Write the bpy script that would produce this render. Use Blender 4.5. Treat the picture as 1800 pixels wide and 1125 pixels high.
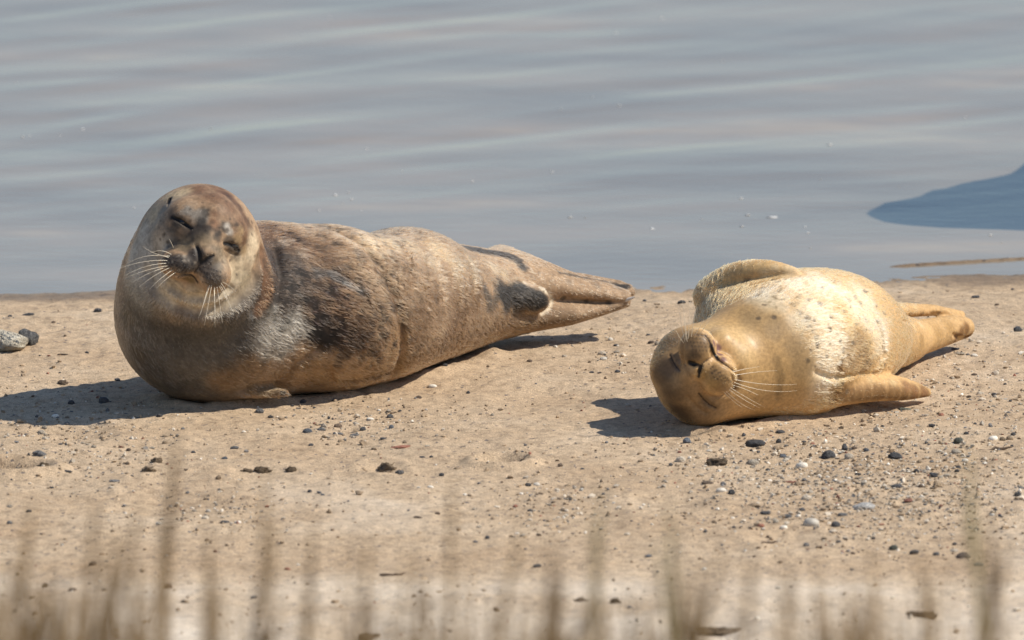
import bpy, math, random
import numpy as np

# ------------------------------------------------------------------ camera, light, exposure
scene = bpy.context.scene
for o in list(bpy.data.objects):
    bpy.data.objects.remove(o)
COL = scene.collection
D = 33.0
PITCH = math.radians(10.0)
SP, CP = math.sin(PITCH), math.cos(PITCH)
PXM = 900.0                                   # photo pixels per metre at the focus distance
CAM = np.array([0.0, -D * CP, D * SP])
FWD = np.array([0.0, CP, -SP])
UP = np.array([0.0, SP, CP])
RIGHT = np.array([1.0, 0.0, 0.0])

cam_d = bpy.data.cameras.new('camera')
cam_d.sensor_width = 36.0
cam_d.lens = 36.0 * D / 2.0
cam_d.clip_start = 0.5
cam_d.clip_end = 3000.0
cam_d.dof.use_dof = True
cam_d.dof.focus_distance = 32.2
cam_d.dof.aperture_fstop = 6.3
cam = bpy.data.objects.new('camera', cam_d)
cam.location = CAM
cam.rotation_euler = (math.pi / 2 - PITCH, 0, 0)
COL.objects.link(cam)
scene.camera = cam

SUN = np.array([0.87, -0.04, 1.0])
SUN = SUN / np.linalg.norm(SUN)
SUN_EL = math.asin(SUN[2])
SUN_AZ = math.atan2(SUN[0], SUN[1])           # clockwise from +Y
world = bpy.data.worlds.new('World')
scene.world = world
world.use_nodes = True
wn = world.node_tree.nodes
wl = world.node_tree.links
wn.clear()
sky = wn.new('ShaderNodeTexSky')
sky.sky_type = 'NISHITA'
sky.sun_disc = False
sky.sun_elevation = SUN_EL
sky.sun_rotation = SUN_AZ
sky.altitude = 0
sky.air_density = 1.0
sky.dust_density = 0.3
sky.ozone_density = 2.0
bg = wn.new('ShaderNodeBackground')
bg.inputs['Strength'].default_value = 0.102
wo = wn.new('ShaderNodeOutputWorld')
wl.new(sky.outputs[0], bg.inputs[0])
wl.new(bg.outputs[0], wo.inputs[0])

sun_d = bpy.data.lights.new('sun', 'SUN')
sun_d.energy = 4.4
sun_d.angle = math.radians(0.53)
sun_d.color = (1.0, 0.93, 0.82)
sun_o = bpy.data.objects.new('sun', sun_d)
from mathutils import Vector
sun_o.rotation_euler = Vector(SUN).to_track_quat('Z', 'Y').to_euler()
COL.objects.link(sun_o)

vs = scene.view_settings
vs.view_transform = 'Standard'
vs.look = 'None'
vs.exposure = 0.28
vs.gamma = 1.0
vs.use_curve_mapping = False
scene.cycles.use_denoising = True
scene.cycles.max_bounces = 6
scene.cycles.transparent_max_bounces = 8
scene.cycles.sample_clamp_indirect = 4.0

# ------------------------------------------------------------------ helpers
rng = np.random.default_rng(11)
random.seed(5)


def rays(px, py):
    px = np.asarray(px, float); py = np.asarray(py, float)
    d = (FWD[None] * D + RIGHT[None] * ((px - 900.0) / PXM)[:, None]
         + UP[None] * ((562.5 - py) / PXM)[:, None])
    return d / np.linalg.norm(d, axis=1)[:, None]


def at_z(px, py, z=0.0):
    d = rays([px], [py])[0]
    return CAM + d * ((z - CAM[2]) / d[2])


def at_y(px, py, Y):
    d = rays([px], [py])[0]
    return CAM + d * ((Y - CAM[1]) / d[1])


def _hash(i, j, k, seed):
    h = (i.astype(np.int64) * 374761393 + j.astype(np.int64) * 668265263
         + k.astype(np.int64) * 2147483647 + seed * 974634533)
    h = (h ^ (h >> 13)) * 1274126177
    h = h ^ (h >> 16)
    return (h & 0xFFFFFF).astype(np.float32) / float(0xFFFFFF) * 2.0 - 1.0


def vnoise(p, seed=0):
    f = np.floor(p)
    t = (p - f).astype(np.float32)
    t = t * t * t * (t * (t * 6 - 15) + 10)
    i, j, k = f[:, 0], f[:, 1], f[:, 2]
    r = 0
    for a in (0, 1):
        wa = t[:, 0] if a else 1 - t[:, 0]
        for b in (0, 1):
            wb = t[:, 1] if b else 1 - t[:, 1]
            for c in (0, 1):
                wc = t[:, 2] if c else 1 - t[:, 2]
                r = r + wa * wb * wc * _hash(i + a, j + b, k + c, seed)
    return r


def fbm(p, scale, octaves=4, seed=0, gain=0.5):
    r = 0.0; a = 1.0; s = scale; n = 0.0
    for o in range(octaves):
        r = r + a * vnoise(p * s + 17.3 * o, seed + o)
        n += a
        a *= gain; s *= 2.03
    return r / n


def sstep(a, b, x):
    t = np.clip((x - a) / (b - a), 0, 1)
    return t * t * (3 - 2 * t)


def set_props(o, label=None, cat=None, group=None, kind=None):
    if label: o['label'] = label
    if cat: o['category'] = cat
    if group: o['group'] = group
    if kind: o['kind'] = kind


def link(name, data, parent=None, mat=None):
    o = bpy.data.objects.new(name, data)
    COL.objects.link(o)
    if mat is not None:
        data.materials.append(mat)
    if parent is not None:
        o.parent = parent
    return o


def mesh_np(name, v, faces, smooth=True):
    """faces: (N,3) or (N,4) int array"""
    me = bpy.data.meshes.new(name)
    v = np.ascontiguousarray(v, dtype=np.float32)
    f = np.ascontiguousarray(faces, dtype=np.int32)
    n, w = f.shape
    me.vertices.add(len(v)); me.vertices.foreach_set('co', v.ravel())
    me.loops.add(n * w); me.loops.foreach_set('vertex_index', f.ravel())
    me.polygons.add(n)
    me.polygons.foreach_set('loop_start', np.arange(0, n * w, w, dtype=np.int32))
    me.polygons.foreach_set('loop_total', np.full(n, w, dtype=np.int32))
    me.polygons.foreach_set('use_smooth', np.full(n, smooth, dtype=bool))
    me.update(calc_edges=True)
    return me


def color_attr(me, name, rgb):
    a = me.attributes.new(name, 'FLOAT_COLOR', 'POINT')
    c = np.ones((len(rgb), 4), np.float32)
    c[:, :3] = rgb
    a.data.foreach_set('color', c.ravel())


def float_attr(me, name, val):
    a = me.attributes.new(name, 'FLOAT', 'POINT')
    a.data.foreach_set('value', np.ascontiguousarray(val, np.float32))


def new_mat(name):
    m = bpy.data.materials.new(name)
    m.use_nodes = True
    nt = m.node_tree
    nt.nodes.clear()
    out = nt.nodes.new('ShaderNodeOutputMaterial')
    return m, nt, out


def nd(nt, typ, **kw):
    n = nt.nodes.new(typ)
    for k, v in kw.items():
        if k in n.inputs:
            n.inputs[k].default_value = v
        else:
            setattr(n, k, v)
    return n


def ramp(nt, stops, interp='LINEAR'):
    r = nt.nodes.new('ShaderNodeValToRGB')
    r.color_ramp.interpolation = interp
    el = r.color_ramp.elements
    while len(el) > 1:
        el.remove(el[-1])
    el[0].position = stops[0][0]; el[0].color = (*stops[0][1], 1)
    for p, c in stops[1:]:
        e = el.new(p); e.color = (*c, 1)
    return r


def mixc(nt, fac, a, b, blend='MIX'):
    m = nt.nodes.new('ShaderNodeMix')
    m.data_type = 'RGBA'; m.blend_type = blend
    for sock, val in ((m.inputs['Factor'], fac), (m.inputs[6], a), (m.inputs[7], b)):
        if isinstance(val, bpy.types.NodeSocket):
            nt.links.new(val, sock)
        elif isinstance(val, (tuple, list)):
            sock.default_value = (*val, 1)
        else:
            sock.default_value = val
    return m.outputs[2]


# ------------------------------------------------------------------ ground
WATER_Z = -0.035


def shore_y(x):
    # the waterline as a depth, from left (515 px) to right (480 px)
    px = 900 + 900 * x
    row = np.interp(px, [-900, 0, 200, 500, 1000, 1250, 1500, 1800, 2600],
                    [550, 517, 511, 503, 492, 492, 488, 480, 465])
    return (562.5 - row) / PXM / SP - WATER_Z / math.tan(PITCH) - 0.0


HOLLOWS = [  # px, py, rx, ry (m), depth
    (12, 828, 0.055, 0.040, 0.040), (885, 815, 0.034, 0.030, 0.028), (455, 830, 0.05, 0.05, 0.008),
    (672, 822, 0.03, 0.05, 0.008), (1385, 950, 0.05, 0.08, 0.008), (120, 765, 0.06, 0.09, 0.009),
    (950, 700, 0.07, 0.12, 0.006), (1180, 880, 0.06, 0.12, 0.008), (300, 880, 0.07, 0.15, 0.008),
    (1250, 1105, 0.06, 0.10, 0.016), (620, 1115, 0.06, 0.10, 0.014),
]
_H = [(at_z(a, b, 0.0), rx, ry, d) for a, b, rx, ry, d in HOLLOWS]


SETTLED = [([(-0.60, -0.90), (-0.38, -0.79), (-0.22, -0.60), (-0.10, -0.42)], 0.066),
           ([(0.37, -1.15), (0.47, -1.06), (0.58, -0.97), (0.66, -0.82)], 0.060)]


def ground_z(x, y):
    x = np.asarray(x, float); y = np.asarray(y, float)
    sh = x.shape
    x = x.ravel(); y = y.ravel()
    p = np.stack([x, y, np.zeros_like(x)], 1)
    s = y - shore_y(x)                        # >0 is seaward
    base = np.where(s < 0, WATER_Z * sstep(-0.55, 0.0, s), WATER_Z - 0.10 * np.clip(s, 0, 3) - 0.01 * np.clip(s - 3, 0, 60))
    # low sand spit breaking the surface to the right
    spit_y = np.interp(900 + 900 * x, [1480, 1800, 2600], [(562.5 - 473) / PXM / SP + 0.2, (562.5 - 454) / PXM / SP + 0.2, (562.5 - 410) / PXM / SP + 0.2])
    w = np.exp(-((y - spit_y) / 0.022) ** 2) * sstep(0.66, 0.80, x)
    base = np.where(w > 0.02, np.maximum(base, base * (1 - w) + w * (WATER_Z + 0.004)), base)
    near = sstep(-4.4, -9.0, y)
    bank = 0.75 * near + 0.45 * sstep(-8.5, -12.5, y) + 2.9 * np.clip((-12.0 - y) / 20.5, 0, 1.3)
    land = sstep(0.15, -0.35, s)
    px = p.copy(); px[:, 0] *= 1.0
    rel = 0.010 * fbm(p, 2.3, 3, 3) + 0.0045 * fbm(p, 13.0, 3, 9) + 0.0030 * fbm(p, 60.0, 2, 21)
    rough = sstep(-0.1, 0.6, fbm(p, 3.1, 2, 40))
    rel = rel + rough * 0.0030 * np.abs(fbm(p, 45.0, 2, 31))
    z = base + rel * (0.15 + 0.85 * land) * np.where(y < -4.4, 3.0, 1.0) + bank
    for line, dist in SETTLED:                # sand pressed up round the resting bodies
        dd = np.full_like(x, 9.0)
        m = (np.abs(x) < 1.1) & (y > -1.6) & (y < 0.1)
        if m.any():
            b = np.full(m.sum(), 9.0)
            for (ax_, ay_), (bx_, by_) in zip(line[:-1], line[1:]):
                ex, ey = bx_ - ax_, by_ - ay_
                t = np.clip(((x[m] - ax_) * ex + (y[m] - ay_) * ey) / (ex * ex + ey * ey), 0, 1)
                b = np.minimum(b, np.hypot(x[m] - ax_ - t * ex, y[m] - ay_ - t * ey))
            dd[m] = b
        z = z + 0.010 * np.exp(-((dd - dist) / 0.028) ** 2) * (1 + 0.5 * fbm(p, 22.0, 2, 66))
    for c, rx, ry, d in _H:
        q = ((x - c[0]) / rx) ** 2 + ((y - c[1]) / ry) ** 2
        z = z - d * np.exp(-q) + 0.45 * d * np.exp(-((np.sqrt(q) - 1.7) / 0.5) ** 2)
    return z.reshape(sh)


def axis(fine_a, fine_b, step, far_a, far_b, grow=1.25):
    c = list(np.arange(fine_a, fine_b + step * 0.5, step))
    s = step; v = c[-1]; hi = []
    while v < far_b:
        s *= grow; v += s; hi.append(v)
    s = step; v = c[0]; lo = []
    while v > far_a:
        s *= grow; v -= s; lo.append(v)
    return np.array(lo[::-1] + c + hi)


def grid_mesh(name, xs, ys, zf):
    X, Y = np.meshgrid(xs, ys)
    Z = zf(X, Y)
    v = np.stack([X.ravel(), Y.ravel(), Z.ravel()], 1)
    nx, ny = len(xs), len(ys)
    i = np.arange(nx - 1)[None] + np.arange(ny - 1)[:, None] * nx
    i = i.ravel()
    f = np.stack([i, i + 1, i + 1 + nx, i + nx], 1)
    return mesh_np(name, v, f), v


def sand_material():
    m, nt, out = new_mat('sand')
    L = nt.links.new
    geo = nd(nt, 'ShaderNodeNewGeometry')
    pos = geo.outputs['Position']
    n1 = nd(nt, 'ShaderNodeTexNoise', Scale=3.0, Detail=5.0, Roughness=0.6); L(pos, n1.inputs['Vector'])
    n2 = nd(nt, 'ShaderNodeTexNoise', Scale=38.0, Detail=4.0, Roughness=0.7); L(pos, n2.inputs['Vector'])
    n3 = nd(nt, 'ShaderNodeTexNoise', Scale=420.0, Detail=2.0, Roughness=0.7); L(pos, n3.inputs['Vector'])
    n4 = nd(nt, 'ShaderNodeTexVoronoi', Scale=170.0); L(pos, n4.inputs['Vector'])
    base = ramp(nt, [(0.30, (0.40, 0.290, 0.185)), (0.55, (0.468, 0.355, 0.238)), (0.75, (0.53, 0.422, 0.303))])
    L(n1.outputs[0], base.inputs[0])
    mid = ramp(nt, [(0.30, (0.66, 0.64, 0.62)), (0.50, (1, 1, 1)), (0.72, (1.16, 1.14, 1.12))])
    L(n2.outputs[0], mid.inputs[0])
    c = mixc(nt, 1.0, base.outputs[0], mid.outputs[0], 'MULTIPLY')
    gr = ramp(nt, [(0.28, (0.40, 0.38, 0.37)), (0.46, (0.92, 0.92, 0.92)), (0.58, (1.08, 1.07, 1.06)), (0.68, (1.65, 1.62, 1.55))])
    L(n3.outputs[0], gr.inputs[0])
    c = mixc(nt, 1.0, c, gr.outputs[0], 'MULTIPLY')
    # sparse dark and light grains
    vr = ramp(nt, [(0.0, (0, 0, 0)), (0.86, (0, 0, 0)), (0.92, (1, 1, 1))])
    L(n4.outputs['Color'], vr.inputs[0])
    c = mixc(nt, vr.outputs[0], c, (0.16, 0.13, 0.11))
    # wet strip at the water's edge and dry pale strip in front
    at = nd(nt, 'ShaderNodeAttribute', attribute_name='wet')
    c2 = mixc(nt, at.outputs['Fac'], c, mixc(nt, 1.0, c, (0.46, 0.43, 0.40), 'MULTIPLY'))
    dr = nd(nt, 'ShaderNodeAttribute', attribute_name='dry')
    c3 = mixc(nt, dr.outputs['Fac'], c2, mixc(nt, 0.75, c2, (0.74, 0.65, 0.53)))
    bs = nd(nt, 'ShaderNodeBsdfPrincipled')
    bs.inputs['Roughness'].default_value = 0.9
    bs.inputs['Specular IOR Level'].default_value = 0.25
    L(c3, bs.inputs['Base Color'])
    rr = nd(nt, 'ShaderNodeMapRange'); rr.inputs[3].default_value = 0.9; rr.inputs[4].default_value = 0.45
    L(at.outputs['Fac'], rr.inputs[0]); L(rr.outputs[0], bs.inputs['Roughness'])
    b1 = nd(nt, 'ShaderNodeBump', Strength=0.55, Distance=0.006); L(n2.outputs[0], b1.inputs['Height'])
    b2 = nd(nt, 'ShaderNodeBump', Strength=0.8, Distance=0.0022); L(n3.outputs[0], b2.inputs['Height'])
    L(b1.outputs[0], b2.inputs['Normal'])
    L(b2.outputs[0], bs.inputs['Normal'])
    L(bs.outputs[0], out.inputs[0])
    return m


xs = axis(-1.3, 1.3, 0.0058, -420, 420, 1.22)
ys = axis(-3.6, 0.95, 0.0095, -60, 900, 1.16)
ground_me, gv = grid_mesh('ground', xs, ys, ground_z)
gs = gv[:, 1] - shore_y(gv[:, 0])
gp = gv.copy(); gp[:, 2] = 0
wet = sstep(-0.20, -0.02, gs + 0.10 * fbm(gp, 4.0, 3, 77))
spit_w = sstep(0.05, 0.2, gs)
wet = np.maximum(wet, spit_w)
float_attr(ground_me, 'wet', wet)
rowpx = 562.5 - PXM * SP * gv[:, 1] * (D / (D + gv[:, 1] * CP))
dry = np.exp(-((rowpx - 1040) / 26.0) ** 2) * 0.8 + 0.95 * sstep(1045, 1100, rowpx) + 0.45 * sstep(0.15, 0.5, fbm(gp * np.array([1, 0.5, 1]), 3.0, 3, 58)) * sstep(800, 900, rowpx)
float_attr(ground_me, 'dry', np.clip(dry * (0.7 + 0.6 * fbm(gp, 6.0, 3, 5)), 0, 1))
ground = link('beach_sand', ground_me, mat=sand_material())
set_props(ground, 'pale brown sandy beach sloping to the water', 'beach', kind='structure')


# ------------------------------------------------------------------ water
def water_z(X, Y):
    sh = X.shape
    x = X.ravel(); y = Y.ravel()
    p = np.stack([x, y, np.zeros_like(x)], 1)
    wx = 0.35 * fbm(p, 0.9, 2, 61); wy = 0.35 * fbm(p, 0.9, 2, 62)
    z = np.zeros_like(x)
    for ang, lam, amp, ph in ((128, 0.42, 0.0004, 0.3), (120, 0.30, 0.0004, 1.9), (133, 0.62, 0.0004, 5.1)):
        a = math.radians(ang)
        z += amp * np.sin(2 * math.pi / lam * ((x + wx) * math.cos(a) + (y + wy) * math.sin(a)) + ph)
    th = math.radians(36)
    al = (x + 0.5 * wx) * math.cos(th) + (y + 0.5 * wy) * math.sin(th)
    ac = -(x + 0.5 * wx) * math.sin(th) + (y + 0.5 * wy) * math.cos(th)
    for sa, sc, amp, sd in ((0.7, 2.4, 0.0021, 90), (1.7, 5.2, 0.0019, 91), (3.4, 10.0, 0.0015, 92)):
        z += amp * vnoise(np.stack([al * sa, ac * sc, np.zeros_like(al)], 1), sd)
    s = y - shore_y(x)
    far = np.clip(1 - (y - 7) / 25, 0.25, 1)
    return (WATER_Z + z * (0.03 + 0.97 * sstep(0.15, 1.9, s)) * far).reshape(sh)


def water_material():
    m, nt, out = new_mat('turbid_water')
    L = nt.links.new
    geo = nd(nt, 'ShaderNodeNewGeometry')
    mp = nd(nt, 'ShaderNodeMapping')
    mp.inputs['Rotation'].default_value = (0, 0, math.radians(-28))
    mp.inputs['Scale'].default_value = (0.5, 1.0, 1.0)
    L(geo.outputs['Position'], mp.inputs[0])
    n1 = nd(nt, 'ShaderNodeTexNoise', Scale=2.2, Detail=4.0, Roughness=0.55); L(mp.outputs[0], n1.inputs['Vector'])
    n2 = nd(nt, 'ShaderNodeTexNoise', Scale=26.0, Detail=3.0, Roughness=0.6); L(mp.outputs[0], n2.inputs['Vector'])
    c = ramp(nt, [(0.34, (0.190, 0.160, 0.120)), (0.50, (0.235, 0.196, 0.145)), (0.60, (0.270, 0.218, 0.158)), (0.68, (0.335, 0.265, 0.18))])
    L(n1.outputs[0], c.inputs[0])
    bs = nd(nt, 'ShaderNodeBsdfPrincipled')
    L(c.outputs[0], bs.inputs['Base Color'])
    bs.inputs['Roughness'].default_value = 0.10
    bs.inputs['IOR'].default_value = 1.333
    b = nd(nt, 'ShaderNodeBump', Strength=0.35, Distance=0.002)
    L(n2.outputs[0], b.inputs['Height']); L(b.outputs[0], bs.inputs['Normal'])
    L(bs.outputs[0], out.inputs[0])
    return m


wxs = axis(-1.6, 1.6, 0.018, -420, 420, 1.2)
wys = axis(0.15, 6.6, 0.018, -0.1, 900, 1.15)
water_me, wv = grid_mesh('water', wxs, wys, water_z)
water = link('water', water_me, mat=water_material())
set_props(water, 'calm grey blue estuary water with low ripples', 'water', kind='structure')

# unseen rock added beyond the right edge, shaped to cast the water's shadow


def stone_mesh(name, seed, sub=3, rough=0.22, flat=1.0, angular=0.0, freq=1.1):
    import bmesh
    bm = bmesh.new()
    bmesh.ops.create_icosphere(bm, subdivisions=sub, radius=1.0)
    co = np.array([v.co[:] for v in bm.verts])
    r = 1 + rough * fbm(co, freq, 3, seed) * 1.8
    if angular:
        rr = np.random.default_rng(seed)
        for _ in range(9):
            n = rr.normal(size=3); n /= np.linalg.norm(n)
            dmax = rr.uniform(0.62, 0.9)
            d = (co * r[:, None]) @ n
            k = np.where(d > dmax, dmax / np.maximum(d, 1e-6), 1.0)
            r = r * (1 - angular + angular * k)
    co = co * r[:, None]
    co[:, 2] *= flat
    for v, c in zip(bm.verts, co):
        v.co = c
    me = bpy.data.meshes.new(name)
    bm.to_mesh(me); bm.free()
    me.polygons.foreach_set('use_smooth', np.full(len(me.polygons), angular < 0.5, dtype=bool))
    return me


def stone_material(name, a, b, rough=0.7, scale=30.0, bump=0.5):
    m, nt, out = new_mat(name)
    L = nt.links.new
    tc = nd(nt, 'ShaderNodeTexCoord')
    oi = nd(nt, 'ShaderNodeObjectInfo')
    add = nd(nt, 'ShaderNodeVectorMath', operation='ADD')
    L(tc.outputs['Object'], add.inputs[0]); L(oi.outputs['Location'], add.inputs[1])
    n = nd(nt, 'ShaderNodeTexNoise', Scale=scale, Detail=4.0, Roughness=0.65); L(add.outputs[0], n.inputs['Vector'])
    r = ramp(nt, [(0.35, a), (0.65, b)]); L(n.outputs[0], r.inputs[0])
    hs = nd(nt, 'ShaderNodeHueSaturation')
    mr = nd(nt, 'ShaderNodeMapRange'); mr.inputs[3].default_value = 0.6; mr.inputs[4].default_value = 1.3
    ge = nd(nt, 'ShaderNodeNewGeometry')
    am = nd(nt, 'ShaderNodeMath', operation='ADD'); L(oi.outputs['Random'], am.inputs[0]); L(ge.outputs['Random Per Island'], am.inputs[1])
    fr = nd(nt, 'ShaderNodeMath', operation='FRACT'); L(am.outputs[0], fr.inputs[0])
    L(fr.outputs[0], mr.inputs[0]); L(mr.outputs[0], hs.inputs['Value'])
    L(r.outputs[0], hs.inputs['Color'])
    bs = nd(nt, 'ShaderNodeBsdfPrincipled')
    bs.inputs['Roughness'].default_value = rough
    L(hs.outputs[0], bs.inputs['Base Color'])
    bp = nd(nt, 'ShaderNodeBump', Strength=bump, Distance=0.1)
    L(n.outputs[0], bp.inputs['Height']); L(bp.outputs[0], bs.inputs['Normal'])
    L(bs.outputs[0], out.inputs[0])
    return m


bu = np.linspace(-1, 1, 41); ba = np.linspace(0, math.pi, 25)
U_, A_ = np.meshgrid(bu, ba, indexing='ij')
cap = np.clip(1 - np.abs(U_) ** 7, 0, 1) ** 0.5
ht = np.interp(U_, [-1, -0.6, -0.1, 0.25, 0.6, 1.0], [0.76, 0.66, 0.38, 0.23, 0.15, 0.10]) * cap + 0.30 * cap ** 0.4  # heights shaped to the outline of the cast shadow
ca_, sa_ = np.cos(A_), np.sin(A_)
sq = lambda w, e: np.sign(w) * np.abs(w) ** e
bx = 1.52 + 0.37 * sq(ca_, 0.55) * (0.55 + 0.45 * cap)
by = 1.86 + 0.66 * U_
bz = -0.30 + ht * sq(sa_, 0.45)
bp_ = np.stack([bx.ravel(), by.ravel(), bz.ravel()], 1)
bp_ += 0.045 * np.stack([fbm(bp_, 4.0, 4, 80 + k) for k in range(3)], 1)
bp_[:, 0] = np.maximum(bp_[:, 0], 1.10)
nA = len(ba)
bq = np.array([(i * nA + j, i * nA + j + 1, (i + 1) * nA + j + 1, (i + 1) * nA + j) for i in range(len(bu) - 1) for j in range(nA - 1)])
shadow_rock_me = mesh_np('shadow_rock', bp_ - np.array([1.5, 1.7, 0]), bq)
shadow_rock = link('shadow_rock', shadow_rock_me, mat=stone_material('shadow_rock_stone', (0.13, 0.122, 0.105), (0.27, 0.25, 0.215), 0.85, 3.5, 0.6))
shadow_rock.location = (1.5, 1.7, 0)
set_props(shadow_rock, 'unseen rock added right of view to shade the water', 'shadow_rock')



# ------------------------------------------------------------------ seals: one distance field per animal, meshed once
from mathutils.bvhtree import BVHTree


class Sdf:
    def __init__(self):
        self.ops = []          # (kind, k, fn, lo, hi)
        self.fine = False

    def add(self, fn, k):
        lo, hi = fn.box
        self.ops.append(('u', k, fn, lo, hi))

    def cut(self, fn, k, lo, hi):
        self.ops.append(('s', k, fn, np.asarray(lo), np.asarray(hi)))

    def bump(self, fn):
        self.ops.append(('d', 0, fn, None, None))

    def floor(self, z, k):
        self.ops.append(('f', k, z, None, None))

    def __call__(self, p):
        d = None
        for kind, k, fn, lo, hi in self.ops:
            if d is None:
                d = fn(p); continue
            if kind == 'd':
                d = d + fn(p); continue
            if kind == 'f':
                e = fn - p[:, 2]
                h = np.maximum(k - np.abs(d - e), 0) / k
                d = np.maximum(d, e) + h * h * k * 0.25
                continue
            if lo is not None and (self.fine or kind == 's'):
                m = np.all((p > lo - 3 * k) & (p < hi + 3 * k), axis=1)
                if not m.any():
                    continue
                q = p[m]; dm = d[m]
            else:
                m = None; q = p; dm = d
            e = fn(q)
            if kind == 'u':
                h = np.maximum(k - np.abs(dm - e), 0) / k
                r = np.minimum(dm, e) - h * h * k * 0.25
            else:
                h = np.maximum(k - np.abs(dm + e), 0) / k
                r = np.maximum(dm, -e) + h * h * k * 0.25
            if m is None:
                d = r
            else:
                d = d.copy(); d[m] = r
        return d


def chain(nodes, squash=None, c=None):
    """swept spheres along nodes (x,y,z,r); squash = list of (axis vector, factor)"""
    nodes = np.asarray(nodes, float)
    P, R = nodes[:, :3].copy(), nodes[:, 3]
    org = P.mean(0) if c is None else np.asarray(c, float)
    M = np.eye(3); lip = 1.0
    if squash is not None:
        ax, f = squash
        ax = np.asarray(ax, float); ax = ax / np.linalg.norm(ax)
        M = np.eye(3) + (f - 1.0) * np.outer(ax, ax)
        lip = max(1.0, f)
    P = (P - org) @ M.T

    def fn(p):
        q = (p - org) @ M.T
        best = None
        for i in range(len(P) - 1):
            a = P[i]; ab = P[i + 1] - a
            L2 = max(ab @ ab, 1e-12)
            rr = R[i] - R[i + 1]
            a2 = L2 - rr * rr
            w = q - a
            if a2 <= 1e-9:
                k = i if rr > 0 else i + 1
                d = np.sqrt(((q - P[k]) ** 2).sum(1)) - R[k]
            else:
                il2 = 1.0 / L2
                y = w @ ab
                z = y - L2
                u = w * L2 - y[:, None] * ab
                x2 = np.einsum('ij,ij->i', u, u)
                y2 = y * y * L2; z2 = z * z * L2
                k = math.copysign(1.0, rr) * rr * rr * x2
                d = (np.sqrt(x2 * a2 * il2) + y * rr) * il2 - R[i]
                d = np.where(np.sign(y) * a2 * y2 < k, np.sqrt(x2 + y2) * il2 - R[i], d)
                d = np.where(np.sign(z) * a2 * z2 > k, np.sqrt(x2 + z2) * il2 - R[i + 1], d)
            best = d if best is None else np.minimum(best, d)
        return best / lip
    R0 = R * max(1.0, 1.0 / (1.0 if squash is None else squash[1])) + 0.006
    fn.box = ((nodes[:, :3] - R0[:, None]).min(0), (nodes[:, :3] + R0[:, None]).max(0))
    return fn


def ball(c, r):
    c = np.asarray(c, float)
    fn = lambda p: np.sqrt(((p - c) ** 2).sum(1)) - r
    fn.box = (c - r - 0.006, c + r + 0.006)
    return fn


def ellipsoid(c, r, B=np.eye(3)):
    """B rows = axes"""
    c = np.asarray(c, float); r = np.asarray(r, float); B = np.asarray(B, float)

    def fn(p):
        q = (p - c) @ B.T
        k0 = np.sqrt(((q / r) ** 2).sum(1)); k1 = np.sqrt(((q / (r * r)) ** 2).sum(1))
        return k0 * (k0 - 1) / np.maximum(k1, 1e-9)
    fn.box = (c - r.max() - 0.006, c + r.max() + 0.006)
    return fn


def spline(nodes, n):
    nodes = np.asarray(nodes, float)
    t = np.concatenate([[0], np.cumsum(np.linalg.norm(np.diff(nodes[:, :3], axis=0), axis=1))])
    P = np.vstack([2 * nodes[0] - nodes[1], nodes, 2 * nodes[-1] - nodes[-2]])
    out = []
    u = np.linspace(0, t[-1], n)
    for x in u:
        i = min(max(np.searchsorted(t, x) - 1, 0), len(nodes) - 2)
        f = (x - t[i]) / max(t[i + 1] - t[i], 1e-9)
        a, b, c, d = P[i], P[i + 1], P[i + 2], P[i + 3]
        out.append(0.5 * (2 * b + (c - a) * f + (2 * a - 5 * b + 4 * c - d) * f * f + (3 * b - a - 3 * c + d) * f ** 3))
    return np.array(out)


class Caster:
    """finds the point of an animal's surface that lies under a place measured in the photograph"""

    def __init__(self, sdf, lo=None, hi=None, h=None):
        if lo is None:
            v, q = sdf
        else:
            v, q, _ = surface_nets(sdf, lo, hi, h, normals=False)
        self.t = BVHTree.FromPolygons(v.tolist(), q.tolist())

    def __call__(self, pts):
        d = rays([a for a, b in pts], [b for a, b in pts])
        o = Vector(CAM)
        out = []
        for r in d:
            hit = self.t.ray_cast(o, Vector(r))
            if hit[0] is None:
                t = 32.3
                for _ in range(4):
                    n = self.t.find_nearest(o + Vector(r) * t)[0]
                    t = (n - o).dot(Vector(r))
                out.append(n[:])
            else:
                out.append(hit[0][:])
        return np.array(out)


def march(cast, pts):
    return cast(pts)


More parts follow.
